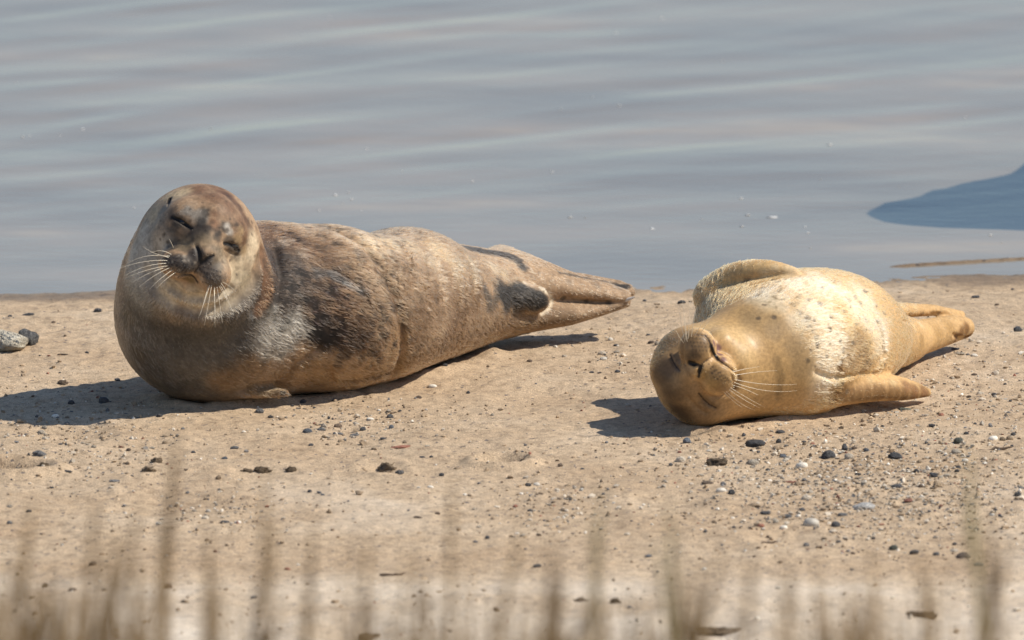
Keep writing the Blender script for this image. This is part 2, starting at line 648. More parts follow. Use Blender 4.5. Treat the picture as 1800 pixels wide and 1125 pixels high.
def surface_nets(sdf, lo, hi, h, blk=6, normals=True):
    lo = np.asarray(lo, float); hi = np.asarray(hi, float)
    nb = np.ceil((hi - lo) / (h * blk)).astype(int)
    bc = [lo[a] + (np.arange(nb[a]) + 0.5) * h * blk - 0.5 * h for a in range(3)]
    G = np.stack(np.meshgrid(*bc, indexing='ij'), -1).reshape(-1, 3)
    sdf.fine = False
    dc = np.concatenate([sdf(G[i:i + 200000]) for i in range(0, len(G), 200000)]).astype(np.float32)
    sdf.fine = True
    act = np.abs(dc) < h * blk * 1.35
    F = np.where(dc < 0, -1.0, 1.0).astype(np.float32).reshape(nb)
    F = np.repeat(np.repeat(np.repeat(F, blk, 0), blk, 1), blk, 2)
    off = np.stack(np.meshgrid(*[np.arange(blk)] * 3, indexing='ij'), -1).reshape(-1, 3)
    ijk = np.stack(np.unravel_index(np.nonzero(act)[0], nb), 1)
    full = (ijk[:, None, :] * blk + off[None]).reshape(-1, 3)
    vals = np.empty(len(full), np.float32)
    st = blk ** 3 * 300
    for s in range(0, len(full), st):
        vals[s:s + st] = sdf(lo + full[s:s + st] * h)
    F[full[:, 0], full[:, 1], full[:, 2]] = vals
    S = F < 0
    c = S[:-1, :-1, :-1].astype(np.int8)
    cnt = np.zeros_like(c)
    for a in (0, 1):
        for b in (0, 1):
            for d in (0, 1):
                cnt += S[a:S.shape[0] - 1 + a, b:S.shape[1] - 1 + b, d:S.shape[2] - 1 + d]
    cells = np.argwhere((cnt > 0) & (cnt < 8))
    idx = np.full(cnt.shape, -1, np.int32)
    idx[cells[:, 0], cells[:, 1], cells[:, 2]] = np.arange(len(cells))
    corners = [(a, b, d) for a in (0, 1) for b in (0, 1) for d in (0, 1)]
    V = np.stack([F[cells[:, 0] + a, cells[:, 1] + b, cells[:, 2] + d] for a, b, d in corners], 1)
    acc = np.zeros((len(cells), 3)); n = np.zeros(len(cells))
    for i, ca in enumerate(corners):
        for j, cb in enumerate(corners):
            if j > i and sum(abs(x - y) for x, y in zip(ca, cb)) == 1:
                va, vb = V[:, i], V[:, j]
                m = (va < 0) != (vb < 0)
                t = np.where(m, va / np.where(m, va - vb, 1), 0)
                pos = np.array(ca)[None] + t[:, None] * (np.array(cb) - np.array(ca))[None]
                acc += np.where(m[:, None], pos, 0); n += m
    verts = lo + (cells + acc / n[:, None]) * h
    quads = []
    for ax in range(3):
        a1, a2 = (ax + 1) % 3, (ax + 2) % 3
        sl0 = [slice(None)] * 3; sl1 = [slice(None)] * 3
        sl0[ax] = slice(0, -1); sl1[ax] = slice(1, None)
        A = S[tuple(sl0)]; B = S[tuple(sl1)]
        e = np.argwhere(A != B)
        e = e[(e[:, a1] > 0) & (e[:, a2] > 0) & (e[:, a1] < S.shape[a1] - 1) & (e[:, a2] < S.shape[a2] - 1)]
        ins = A[e[:, 0], e[:, 1], e[:, 2]]
        q = []
        for d1, d2 in ((-1, -1), (0, -1), (0, 0), (-1, 0)):
            cc = e.copy(); cc[:, a1] += d1; cc[:, a2] += d2
            q.append(idx[cc[:, 0], cc[:, 1], cc[:, 2]])
        q = np.stack(q, 1)
        q[~ins] = q[~ins][:, ::-1]
        quads.append(q)
    quads = np.vstack(quads)
    quads = quads[(quads >= 0).all(1)]
    if not normals:
        sdf.fine = False
        return verts, quads, None
    # settle on the surface and get normals
    nrm = np.empty_like(verts)
    eps = h * 0.5
    for s in range(0, len(verts), 40000):
        w = verts[s:s + 40000]
        d0 = sdf(w)
        g = np.stack([sdf(w + np.eye(3)[a] * eps) - d0 for a in range(3)], 1) / eps
        gl = np.maximum((g * g).sum(1), 0.05)
        step = (d0 / gl)[:, None] * g
        sl = np.linalg.norm(step, axis=1)
        step *= np.minimum(1, h * 0.6 / np.maximum(sl, 1e-9))[:, None]
        verts[s:s + 40000] = w - step
        nrm[s:s + 40000] = g / np.maximum(np.linalg.norm(g, axis=1), 1e-6)[:, None]
    sdf.fine = False
    return verts, quads, nrm


def paint(col, v, c, rad, rgb, strength=1.0, noise=0.45, nscale=30.0, seed=0, soft=0.55):
    """coat patch round a point of the body"""
    c = np.atleast_2d(c)
    d = np.min(np.stack([np.sqrt(((v - q) ** 2).sum(1)) for q in c], 0), 0) / rad
    m = d < 2.0
    w = np.zeros(len(v))
    if m.any():
        dd = d[m] + noise * fbm(v[m], nscale, 3, seed)
        w[m] = strength * (1 - sstep(1 - soft, 1 + soft * 0.6, dd))
    col[:] = col * (1 - w[:, None]) + np.array(rgb)[None] * w[:, None]


def dense(pts, step=1.2):
    out = []
    for (a, b), (c, d) in zip(pts[:-1], pts[1:]):
        n = max(2, int(math.hypot(c - a, d - b) / step))
        out += [(a + (c - a) * t / n, b + (d - b) * t / n) for t in range(n)]
    return out + [pts[-1]]


def skin_material(name, bump=0.15):
    m, nt, out = new_mat(name)
    L = nt.links.new
    at = nd(nt, 'ShaderNodeAttribute', attribute_name='coat')
    w = nd(nt, 'ShaderNodeAttribute', attribute_name='sleek')
    tc = nd(nt, 'ShaderNodeTexCoord')
    n = nd(nt, 'ShaderNodeTexNoise', Scale=160.0, Detail=3.0, Roughness=0.6); L(tc.outputs['Object'], n.inputs['Vector'])
    r = ramp(nt, [(0.3, (0.72, 0.72, 0.72)), (0.7, (1.12, 1.12, 1.12))]); L(n.outputs[0], r.inputs[0])
    c = mixc(nt, 1.0, at.outputs['Color'], r.outputs[0], 'MULTIPLY')
    bs = nd(nt, 'ShaderNodeBsdfPrincipled')
    L(c, bs.inputs['Base Color'])
    mr = nd(nt, 'ShaderNodeMapRange'); mr.inputs[3].default_value = 0.75; mr.inputs[4].default_value = 0.42
    L(w.outputs['Fac'], mr.inputs[0]); L(mr.outputs[0], bs.inputs['Roughness'])
    bs.inputs['Specular IOR Level'].default_value = 0.3
    b = nd(nt, 'ShaderNodeBump', Strength=bump, Distance=0.002)
    L(n.outputs[0], b.inputs['Height']); L(b.outputs[0], bs.inputs['Normal'])
    L(bs.outputs[0], out.inputs[0])
    return m


def fur_material(name):
    m, nt, out = new_mat(name)
    L = nt.links.new
    at = nd(nt, 'ShaderNodeAttribute', attribute_name='coat')
    h = nd(nt, 'ShaderNodeBsdfHairPrincipled')
    h.model = 'CHIANG'
    h.parametrization = 'COLOR'
    L(at.outputs['Color'], h.inputs['Color'])
    h.inputs['Roughness'].default_value = 0.55
    h.inputs['Radial Roughness'].default_value = 0.75
    h.inputs['Coat'].default_value = 0.0
    h.inputs['IOR'].default_value = 1.45
    h.inputs['Random Roughness'].default_value = 0.2
    L(h.outputs[0], out.inputs[0])
    return m


def plain_mat(name, rgb, rough=0.5, spec=0.5):
    m, nt, out = new_mat(name)
    bs = nd(nt, 'ShaderNodeBsdfPrincipled')
    n = nd(nt, 'ShaderNodeTexNoise', Scale=300.0)
    r = ramp(nt, [(0.3, tuple(x * 0.8 for x in rgb)), (0.7, tuple(min(1, x * 1.2) for x in rgb))])
    nt.links.new(n.outputs[0], r.inputs[0]); nt.links.new(r.outputs[0], bs.inputs['Base Color'])
    bs.inputs['Roughness'].default_value = rough
    bs.inputs['Specular IOR Level'].default_value = spec
    nt.links.new(bs.outputs[0], out.inputs[0])
    return m


def make_fur(name, parent, mat, v, q, nrm, col, flow, length, count, dens=None, lift=0.35, radius=0.00042, seed=1, clump=0.13, bright=1.0):
    r = np.random.default_rng(seed)
    A = 0.5 * np.linalg.norm(np.cross(v[q[:, 2]] - v[q[:, 0]], v[q[:, 3]] - v[q[:, 1]]), axis=1)
    w = A * (length[q].mean(1) > 0.0012)
    if dens is not None:
        w = w * dens[q].mean(1)
    per = 9
    M = count // per
    fi = r.choice(len(q), M, p=w / w.sum())
    a, b = r.random(M), r.random(M)
    W = np.stack([(1 - a) * (1 - b), a * (1 - b), a * b, (1 - a) * b], 1)
    Q = q[fi]

    def samp(x):
        return np.einsum('ij,ij...->i...', W, x[Q])
    p = samp(v); n = samp(nrm); n /= np.linalg.norm(n, axis=1)[:, None]
    f = samp(flow); c = samp(col) ** 1.22; ln = samp(length)
    f /= np.maximum(np.linalg.norm(f, axis=1), 1e-6)[:, None]
    f = f + 0.16 * np.stack([fbm(p, 28.0, 2, 100 + k) for k in range(3)], 1) + 0.12 * r.normal(size=(M, 3))
    f -= (f * n).sum(1)[:, None] * n
    f /= np.maximum(np.linalg.norm(f, axis=1), 1e-6)[:, None]
    g = np.cross(n, f)
    lf = np.clip((samp(lift) if isinstance(lift, np.ndarray) else lift) * (1 + 0.18 * r.normal(size=M)), 0.04, 1.3)
    ln = ln * np.exp(0.16 * r.normal(size=M))
    tone = np.exp(clump * r.normal(size=M)) * (1 + 0.15 * fbm(p, 90.0, 2, 140))
    rep_ = lambda x: np.repeat(x, per, axis=0)
    p, n, f, g, c, lf, ln, tone = map(rep_, (p, n, f, g, c, lf, ln, tone))
    count = M * per
    ow = ln * 0.20 * r.normal(size=count)
    ol = ln * 0.42 * r.normal(size=count)
    ln = ln * r.uniform(0.75, 1.1, count)
    K = 4
    pos = np.empty((count, K, 3), np.float32)
    for k in range(K):
        t = k / (K - 1)
        out_ = lf * (t - 0.45 * t * t)
        pos[:, k] = (p + f * (ol * (1 - 0.3 * t))[:, None] + g * (ow * (1 - 0.75 * t))[:, None]
                     + n * (ln * out_ - 0.0005)[:, None] + f * (ln * t * (1 - 0.15 * lf))[:, None])
    cu = bpy.data.hair_curves.new(name)
    cu.add_curves([K] * count)
    cu.attributes['position'].data.foreach_set('vector', pos.reshape(-1)) if 'position' in cu.attributes else cu.position_data.foreach_set('vector', pos.reshape(-1))
    ra = cu.attributes.get('radius') or cu.attributes.new('radius', 'FLOAT', 'POINT')
    rr = (np.array([1.0, 0.95, 0.7, 0.2])[None] * (radius * np.clip(ln / 0.011, 0.5, 1.1) * r.uniform(0.7, 1.25, count))[:, None]).astype(np.float32)
    ra.data.foreach_set('value', rr.ravel())
    ca = cu.attributes.new('coat', 'FLOAT_COLOR', 'CURVE')
    cc = np.ones((count, 4), np.float32)
    cc[:, :3] = np.clip(c * bright * (tone * (1 + 0.12 * r.normal(size=count)))[:, None] + 0.05 * (r.random(count) < 0.08)[:, None], 0.012, 0.93)
    ca.data.foreach_set('color', cc.ravel())
    cu.materials.append(mat)
    o = bpy.data.objects.new(name, cu)
    COL.objects.link(o)
    o.parent = parent
    return o


def tube_mesh(name, pts, rads, sides=6):
    pts = np.asarray(pts, float); n = len(pts)
    T = np.gradient(pts, axis=0); T /= np.linalg.norm(T, axis=1)[:, None]
    ref = np.array([0.31, 0.2, 0.93])
    U = np.cross(T, ref); U /= np.linalg.norm(U, axis=1)[:, None]
    W = np.cross(T, U)
    ang = np.arange(sides) * 2 * math.pi / sides
    v = (pts[:, None] + np.asarray(rads)[:, None, None] * (np.cos(ang)[None, :, None] * U[:, None] + np.sin(ang)[None, :, None] * W[:, None])).reshape(-1, 3)
    f = []
    for i in range(n - 1):
        for s in range(sides):
            f.append((i * sides + s, i * sides + (s + 1) % sides, (i + 1) * sides + (s + 1) % sides, (i + 1) * sides + s))
    return mesh_np(name, v, np.array(f))


def whisker(parent, mat, root, tip, bend, rad=0.0008):
    root = np.asarray(root); tip = np.asarray(tip)
    t = np.linspace(0, 1, 9)[:, None]
    mid = (root + tip) / 2 + np.asarray(bend)
    P = (1 - t) ** 2 * root + 2 * t * (1 - t) * mid + t * t * tip
    me = tube_mesh('whisker', P, rad * (1.0 - 0.75 * t[:, 0]), 5)
    return link('whisker', me, parent, mat)


def empty(name, loc):
    o = bpy.data.objects.new(name, None)
    o.empty_display_size = 0.1
    o.location = loc
    COL.objects.link(o)
    return o


def groove(sdf, pts, r, k, sink=0.0):
    """crease along photo-measured points found on the animal's surface"""
    P = march(sdf, pts)
    P = P + FWD[None] * sink
    R = np.broadcast_to(np.asarray(r, float), (len(P),))
    N = np.hstack([P, R[:, None]])
    lo = P.min(0) - R.max() - 0.01; hi = P.max(0) + R.max() + 0.01
    return chain(N), lo, hi, P


WHISKER = plain_mat('whisker_horn', (0.75, 0.66, 0.50), 0.35, 0.6)
EYE = plain_mat('dark_eye', (0.012, 0.010, 0.010), 0.08, 0.6)
CLAW = plain_mat('claw_horn', (0.55, 0.50, 0.44), 0.4, 0.5)
DARKCLAW = plain_mat('dark_claw_horn', (0.05, 0.04, 0.035), 0.4, 0.5)


def spheres_at(sdf, pts):
    return march(sdf, pts)


# ---------------------------------------------------------------- large spotted seal, head raised
def N4(px, py, Y, r):
    p = at_y(px, py, Y)
    return (p[0], p[1], p[2], r)


def build_big_seal():
    S = Sdf()
    body = spline([N4(335, 556, -0.905, 0.140), N4(390, 552, -0.880, 0.163), N4(460, 545, -0.830, 0.170), N4(560, 544, -0.785, 0.156), N4(640, 545, -0.715, 0.146),
                   N4(700, 535, -0.585, 0.134), N4(760, 530, -0.465, 0.117), N4(850, 521, -0.32, 0.0915), N4(900, 520, -0.265, 0.079),
                   N4(950, 521, -0.235, 0.058), N4(1000, 524, -0.215, 0.034)], 28)
    S.add(chain(body), 0.02)
    # chest front and neck rising to the head
    S.add(chain(spline([N4(366, 562, -0.885, 0.152), N4(348, 520, -0.90, 0.140), N4(330, 478, -0.925, 0.122), N4(332, 442, -0.95, 0.102)], 10)), 0.05)
    # shoulder roll that overlaps the hind body
    S.add(ellipsoid(at_y(585, 545, -0.79), (0.13, 0.155, 0.156), np.eye(3)), 0.03)
    # hind body hump behind the fold
    S.add(ellipsoid(at_y(712, 500, -0.55), (0.13, 0.12, 0.10), np.eye(3)), 0.05)
    hd_at = lambda px, py, Y: at_y(px, py, Y - 0.022)
    H4 = lambda px, py, Y, r: N4(px, py, Y - 0.022, r)
    # skull, cheeks
    S.add(ball(hd_at(352, 424, -0.975), 0.109), 0.04)
    S.add(ball(hd_at(372, 455, -0.975), 0.093), 0.03)
    S.add(ball(hd_at(318, 466, -0.985), 0.088), 0.03)
    # forehead, bridge, muzzle
    S.add(chain([H4(372, 392, -1.045, 0.046), H4(359, 430, -1.080, 0.038), H4(354, 446, -1.094, 0.030)]), 0.035)
    S.add(ellipsoid(hd_at(318, 462, -1.098), (0.043, 0.042, 0.030)), 0.016)
    S.add(ellipsoid(hd_at(372, 482, -1.092), (0.037, 0.042, 0.035)), 0.016)
    S.add(ellipsoid(hd_at(357, 448, -1.104), (0.030, 0.024, 0.022)), 0.012)
    S.add(chain([H4(325, 497, -1.055, 0.034), H4(345, 506, -1.05, 0.032)]), 0.025)
    # brow ridges
    S.add(ball(hd_at(326, 384, -1.050), 0.034), 0.03)
    S.add(ball(hd_at(312, 412, -1.050), 0.034), 0.03)
    S.add(ball(hd_at(404, 412, -1.050), 0.026), 0.025)
    # throat roll under the chin
    S.add(chain(spline([H4(268, 500, -0.99, 0.035), H4(300, 528, -1.03, 0.040), H4(345, 541, -1.045, 0.040), H4(395, 533, -1.03, 0.038), H4(438, 500, -0.985, 0.034)], 10)), 0.06)
    # hind flippers, soles together
    S.add(chain([N4(880, 480, -0.265, 0.050), N4(950, 490, -0.245, 0.032), N4(1010, 505, -0.225, 0.024), N4(1060, 513, -0.21, 0.018), N4(1098, 521, -0.20, 0.013)],
                ((0, 1, 0), 0.42), at_y(980, 505, -0.235)), 0.02)
    S.add(chain([N4(870, 545, -0.30, 0.050), N4(940, 549, -0.265, 0.035), N4(1000, 547, -0.245, 0.026), N4(1050, 541, -0.22, 0.017), N4(1100, 532, -0.205, 0.009)],
                ((0, 1, 0), 0.42), at_y(980, 545, -0.255)), 0.006)
    # digits showing along the upper flipper's edge
    for (a, b, c, e) in ((1020, 491, 1088, 497), (1000, 487, 1104, 502), (1040, 500, 1110, 510)):
        S.add(chain([N4(a, b + 6, -0.19, 0.016), N4(c, e + 4, -0.15, 0.008)], ((0, 1, 0), 0.6)), 0.008)
    # tail lying over the hip
    S.add(chain([N4(846, 523, -0.405, 0.022), N4(890, 524, -0.392, 0.0295), N4(941, 526, -0.352, 0.0275)], ((0.25, 1, 0.0), 2.0), at_y(905, 524, -0.38)), 0.007)
    # fore flipper peeping out from under the chest
    S.add(chain([N4(420, 680, -0.965, 0.022), N4(455, 689, -0.965, 0.013), N4(490, 690, -0.955, 0.009), N4(502, 691, -0.95, 0.006)]), 0.008)
    S.floor(-0.004, 0.03)
    base = Caster(S, (-0.82, -1.20, -0.02), (0.27, 0.02, 0.46), 0.0055)
    B = Sdf(); B.ops = list(S.ops)
    # creases
    def cut(pts, r, k, sink=0.0):
        fn, lo, hi, P = groove(base, pts, r, k, sink)
        B.cut(fn, k, lo, hi)
        return P
    fold = cut([(600, 408), (640, 432), (672, 475), (694, 520), (706, 570), (708, 620), (697, 652)], [0.0005, 0.001, 0.001, 0.0005, 0.0003, 0.0003, 0.0003], 0.026)
    cut([(258, 478), (272, 508), (300, 533), (345, 548), (392, 542), (430, 520), (452, 490), (458, 458)], [0.001, 0.002, 0.003, 0.003, 0.006, 0.011, 0.011, 0.005], 0.022)
    cut([(462, 440), (472, 480), (464, 520), (446, 548)], 0.007, 0.014)
    cut([(484, 440), (494, 485), (486, 530)], 0.004, 0.016)
    cut([(300, 505), (330, 524), (375, 522), (405, 508)], 0.0045, 0.012)
    cut([(560, 468), (600, 480), (632, 502), (652, 538)], [0.0005, 0.001, 0.001, 0.0005], 0.006)
    cut([(500, 668), (520, 640), (560, 612)], 0.003, 0.014)
    cut([(420, 690), (445, 676), (480, 674), (505, 682)], 0.005, 0.008)
    cut([(690, 655), (640, 668), (588, 672), (580, 650)], 0.004, 0.01)
    # wrinkles across the hind body
    rw = np.random.default_rng(8)
    for i in range(15):
        x = 690 + i * 11 + rw.uniform(-4, 4)
        y0 = 430 + 0.14 * (x - 690) + rw.uniform(-4, 22); y1 = y0 + rw.uniform(45, 120)
        cut([(x, y0), (x + 7 + rw.uniform(-3, 3), (y0 + y1) / 2), (x + rw.uniform(2, 12), y1)], [0.0004, rw.uniform(0.0008, 0.0022), 0.0003], rw.uniform(0.003, 0.008))
    # face: eyes shut to slits, nostrils, mouth
    e1 = cut([(303, 382), (316, 387), (328, 395), (337, 402)], [0.0012, 0.0046, 0.0046, 0.0016], 0.003, 0.0)
    e2 = cut([(393, 427), (404, 428), (413, 433), (421, 441)], [0.0012, 0.0036, 0.0038, 0.0014], 0.003, 0.0)
    cut([(345, 432), (349, 441), (352, 452), (352, 462)], [0.0030, 0.0048, 0.0052, 0.003], 0.005)
    cut([(375, 449), (366, 453), (358, 460), (352, 464)], [0.0022, 0.0040, 0.0050, 0.003], 0.005)
    phil = cut([(353, 462), (349, 470), (342, 478)], 0.0028, 0.004)
    mou = cut([(290, 478), (303, 483), (320, 483), (334, 482), (342, 488), (348, 498), (354, 508)], [0.002, 0.0035, 0.0035, 0.0040, 0.0045, 0.004, 0.0025], 0.006)
    cut([(296, 360), (297, 354), (299, 349)], 0.0028, 0.004)
    cut([(395, 440), (408, 446), (418, 450)], 0.0008, 0.005)

    v, q, nrm = surface_nets(B, (-0.82, -1.20, -0.02), (0.27, 0.02, 0.46), 0.0026)
    keep = None
    # ---- coat
    col = np.empty((len(v), 3)); 
    tan = np.array([0.415, 0.288, 0.178]); 
    nn = fbm(v, 6.0, 3, 201)
    col[:] = tan * (1 + 0.16 * nn[:, None])
    final = Caster((v, q))
    M = lambda *pts: march(final, list(pts))
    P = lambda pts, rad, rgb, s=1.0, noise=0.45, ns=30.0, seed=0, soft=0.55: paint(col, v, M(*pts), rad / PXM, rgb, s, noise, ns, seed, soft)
    brown = (0.13, 0.078, 0.045); dark = (0.055, 0.042, 0.034); grey = (0.26, 0.235, 0.20); pale = (0.50, 0.45, 0.37); soot = (0.045, 0.042, 0.040)
    cream = (0.55, 0.48, 0.37)
    # chest, throat and flank; grey chest painted darker for its shaded front
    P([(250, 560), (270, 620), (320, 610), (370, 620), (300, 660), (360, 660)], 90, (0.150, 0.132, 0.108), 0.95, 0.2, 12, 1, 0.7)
    P([(225, 560), (240, 620), (270, 670)], 24, (0.20, 0.148, 0.092), 0.7, 0.3, 20, 1, 0.8)
    P([(235, 470), (240, 510), (255, 430), (270, 390)], 42, (0.30, 0.275, 0.23), 0.9, 0.2, 12, 2, 0.8)
    P([(340, 590), (420, 600), (440, 560), (400, 575)], 60, (0.115, 0.105, 0.092), 0.92, 0.3, 14, 3, 0.8)  # darkest below the chin, standing in for the shade there
    P([(440, 650), (500, 660), (400, 668), (560, 655)], 36, (0.26, 0.165, 0.085), 0.85, 0.4, 20, 4, 0.8)
    # back: brown saddle
    P(dense([(470, 405), (520, 430), (560, 450), (600, 480), (620, 530), (600, 570), (560, 530), (520, 480), (480, 440)], 14), 50, (0.165, 0.094, 0.052), 0.95, 0.5, 24, 5, 0.8)
    P(dense([(495, 460), (520, 500), (510, 540), (475, 520), (545, 520)], 12), 42, (0.055, 0.042, 0.033), 0.95, 0.6, 28, 6, 0.7)
    P(dense([(462, 440), (470, 520), (455, 545)], 10), 13, (0.24, 0.13, 0.066), 0.85, 0.5, 40, 6, 0.8)
    P(dense([(478, 440), (486, 500)], 10), 9, (0.085, 0.050, 0.030), 0.8, 0.5, 40, 61, 0.8)
    P(dense([(470, 400), (520, 415), (560, 440)], 8), 9, (0.085, 0.050, 0.030), 0.75, 0.9, 40, 16, 0.7)
    P([(500, 425), (530, 440)], 12, (0.32, 0.24, 0.17), 0.6, 0.9, 50, 62, 0.7)
    P([(600, 432), (560, 416), (640, 462), (520, 400)], 18, (0.28, 0.172, 0.095), 0.6, 0.5, 30, 17, 0.8)
    P([(482, 582), (500, 600), (470, 600), (515, 575)], 32, (0.40, 0.365, 0.305), 0.92, 0.9, 26, 7, 0.8)
    P(dense([(556, 590), (575, 600), (592, 585), (600, 612), (560, 570)], 8), 24, (0.040, 0.031, 0.025), 0.97, 0.7, 36, 8, 0.5)
    P(dense([(600, 555), (630, 565), (640, 605), (590, 540), (560, 540)], 12), 28, (0.100, 0.056, 0.030), 0.85, 1.2, 44, 9, 0.6)
    P(dense([(575, 480), (605, 492), (630, 505), (645, 525), (652, 540)], 4), 10, (0.062, 0.062, 0.062), 0.97, 0.5, 60, 10, 0.6)
    P(dense([(606, 496), (632, 512)], 5), 4, (0.30, 0.29, 0.27), 0.6, 0.8, 80, 63, 0.6)
    P([(585, 480), (560, 478)], 14, (0.13, 0.12, 0.11), 0.8, 0.6, 50, 11, 0.7)
    P([(660, 470), (690, 520), (660, 540), (630, 470), (700, 560)], 40, (0.22, 0.137, 0.075), 0.85, 0.6, 28, 12, 0.8)
    P([(560, 650), (620, 660), (650, 640), (700, 600)], 44, (0.37, 0.235, 0.118), 0.75, 0.4, 20, 13, 0.8)
    r = np.random.default_rng(4)
    for k in range(95):                       # dark spots of the coat
        x, y = r.normal(655, 62), r.normal(590, 42)
        if y > 665 or x < 560: continue
        P([(x, y)], r.uniform(3.5, 9), (0.085, 0.055, 0.035), r.uniform(0.5, 0.9), 0.7, 70, 300 + k, 0.6)
    for k in range(16):
        P([(r.uniform(540, 640), r.uniform(440, 640))], r.uniform(5, 13), (0.06, 0.045, 0.035), r.uniform(0.4, 0.8), 0.9, 60, 340 + k, 0.6)
    # hind body: golden tan with a browner side
    P([(760, 520), (810, 540), (800, 570), (740, 560), (840, 520), (720, 500)], 54, (0.235, 0.148, 0.082), 0.85, 0.4, 24, 14, 0.8)
    P([(680, 425), (720, 430), (770, 440), (650, 425)], 30, (0.58, 0.42, 0.25), 0.8, 0.4, 24, 15, 0.8)
    P([(760, 460), (800, 465), (830, 470)], 28, (0.56, 0.44, 0.30), 0.6, 0.8, 40, 18, 0.8)
    P(dense([(822, 436), (850, 441), (880, 446), (905, 455), (914, 465)], 6), 15, (0.060, 0.052, 0.046), 0.96, 0.3, 40, 19, 0.4)
    P([(865, 470), (885, 480)], 14, (0.58, 0.46, 0.31), 0.7, 0.5, 40, 20, 0.7)
    # tail
    P(dense([(852, 512), (866, 540), (880, 505)], 8), 17, (0.085, 0.075, 0.063), 0.8, 0.9, 45, 29, 0.8)
    P(dense([(884, 516), (915, 523), (946, 529)], 6) + [(890, 534), (915, 538), (915, 511)], 22, (0.050, 0.045, 0.040), 0.98, 0.25, 50, 21, 0.4)
    P([(955, 508), (966, 520), (970, 532), (962, 544), (940, 500), (950, 552), (920, 497)], 4.5, (0.62, 0.52, 0.38), 0.9, 0.2, 50, 22, 0.6)
    P([(990, 524), (1030, 529), (1070, 533)], 6, (0.05, 0.042, 0.036), 0.7, 0.6, 60, 23, 0.6)  # shade in the seam between the hind flippers, painted dark
    P([(1000, 496), (1050, 502), (1085, 505)], 9, (0.34, 0.27, 0.20), 0.6, 1.2, 80, 24, 0.7)
    P([(1085, 502), (1098, 505)], 8, (0.05, 0.042, 0.036), 0.9, 0.6, 80, 25, 0.6)
    P([(900, 570), (960, 565), (1000, 558), (930, 585)], 20, (0.34, 0.23, 0.14), 0.6, 0.4, 40, 26, 0.8)
    P([(440, 686), (460, 688), (480, 688)], 13, (0.20, 0.135, 0.07), 0.9, 0.3, 60, 28, 0.6)
    P([(498, 690)], 7, (0.05, 0.045, 0.04), 0.9, 0.3, 60, 27, 0.5)
    # head
    P([(375, 345), (405, 365), (350, 335), (425, 390), (435, 420), (390, 335)], 30, (0.215, 0.122, 0.068), 0.9, 0.5, 26, 30, 0.8)
    P(dense([(400, 343), (420, 362), (440, 400)], 8), 13, (0.11, 0.052, 0.028), 0.75, 0.6, 40, 31, 0.8)
    P([(300, 345), (320, 340), (270, 375)], 24, (0.60, 0.48, 0.31), 0.8, 0.4, 30, 32, 0.8)
    P([(420, 460), (440, 450), (410, 480), (445, 425)], 24, (0.66, 0.54, 0.37), 0.85, 0.3, 30, 33, 0.7)
    P([(250, 430), (262, 460), (275, 480)], 30, (0.40, 0.36, 0.30), 0.8, 0.2, 16, 34, 0.8)
    P([(300, 515), (345, 525), (400, 515), (430, 490), (370, 530)], 28, (0.54, 0.45, 0.31), 0.9, 0.3, 20, 35, 0.8)
    P([(300, 405), (325, 420), (300, 425), (345, 408), (310, 390)], 24, (0.088, 0.076, 0.064), 0.9, 0.8, 50, 36, 0.7)
    P([(285, 390), (290, 365)], 14, (0.22, 0.19, 0.15), 0.7, 0.55, 40, 37, 0.7)
    P([(345, 375), (355, 380), (335, 370)], 14, (0.34, 0.31, 0.265), 0.85, 0.8, 60, 38, 0.7)
    P([(352, 392), (360, 372), (365, 402), (382, 412), (395, 400)], 11, (0.060, 0.050, 0.043), 0.85, 0.8, 60, 39, 0.7)
    P([(375, 390), (378, 375)], 12, (0.30, 0.165, 0.09), 0.8, 0.5, 40, 40, 0.7)
    P([(400, 397), (403, 408)], 7, (0.55, 0.50, 0.43), 0.9, 0.5, 60, 41, 0.7)
    P([(420, 420), (428, 440), (425, 405)], 10, (0.42, 0.30, 0.16), 0.7, 0.6, 50, 42, 0.7)
    P([(345, 425), (330, 430), (362, 425)], 18, (0.36, 0.275, 0.17), 0.75, 0.5, 40, 43, 0.8)
    P([(385, 445), (380, 465), (395, 460)], 18, (0.33, 0.27, 0.19), 0.8, 0.5, 40, 44, 0.8)
    P([(408, 436), (400, 425), (418, 446)], 11, (0.11, 0.092, 0.075), 0.8, 0.6, 60, 45, 0.7)
    P([(300, 460), (315, 458), (330, 465), (340, 455), (320, 472)], 18, (0.105, 0.088, 0.074), 0.93, 0.6, 60, 46, 0.6)
    P([(368, 485), (375, 478), (382, 490), (365, 475)], 17, (0.135, 0.112, 0.092), 0.9, 0.5, 60, 47, 0.6)
    P([(342, 446), (353, 450), (364, 455)], 11, (0.10, 0.085, 0.075), 0.85, 0.3, 60, 48, 0.6)
    P([(335, 492), (330, 489)], 10, (0.20, 0.145, 0.065), 0.8, 0.4, 60, 49, 0.6)
    for row in range(4):                      # rows of whisker pits
        for i in range(6):
            P([(296 + i * 7.5 + row * 3, 452 + row * 7 + i * 1.2)], 2.0, (0.035, 0.028, 0.024), 0.85, 0.2, 90, 420 + row * 9 + i, 0.6)
            P([(360 + i * 5.5 - row * 1, 470 + row * 8.5 + i * 1.6)], 2.0, (0.035, 0.028, 0.024), 0.85, 0.2, 90, 460 + row * 9 + i, 0.6)
    for k in range(40):                       # freckled muzzle
        x, y = r.normal(335, 34), r.normal(468, 14)
        P([(x, y)], r.uniform(1.6, 3.2), (0.035, 0.03, 0.028) if r.random() < 0.6 else (0.42, 0.36, 0.28), 0.7, 0.4, 90, 400 + k, 0.6)
    P(dense([(700, 640), (760, 618), (830, 590), (880, 575), (940, 565), (1000, 558)], 14), 26, (0.21, 0.135, 0.072), 0.8, 0.5, 30, 70, 0.8)  # flank's lower edge browned in the coat, in place of shade
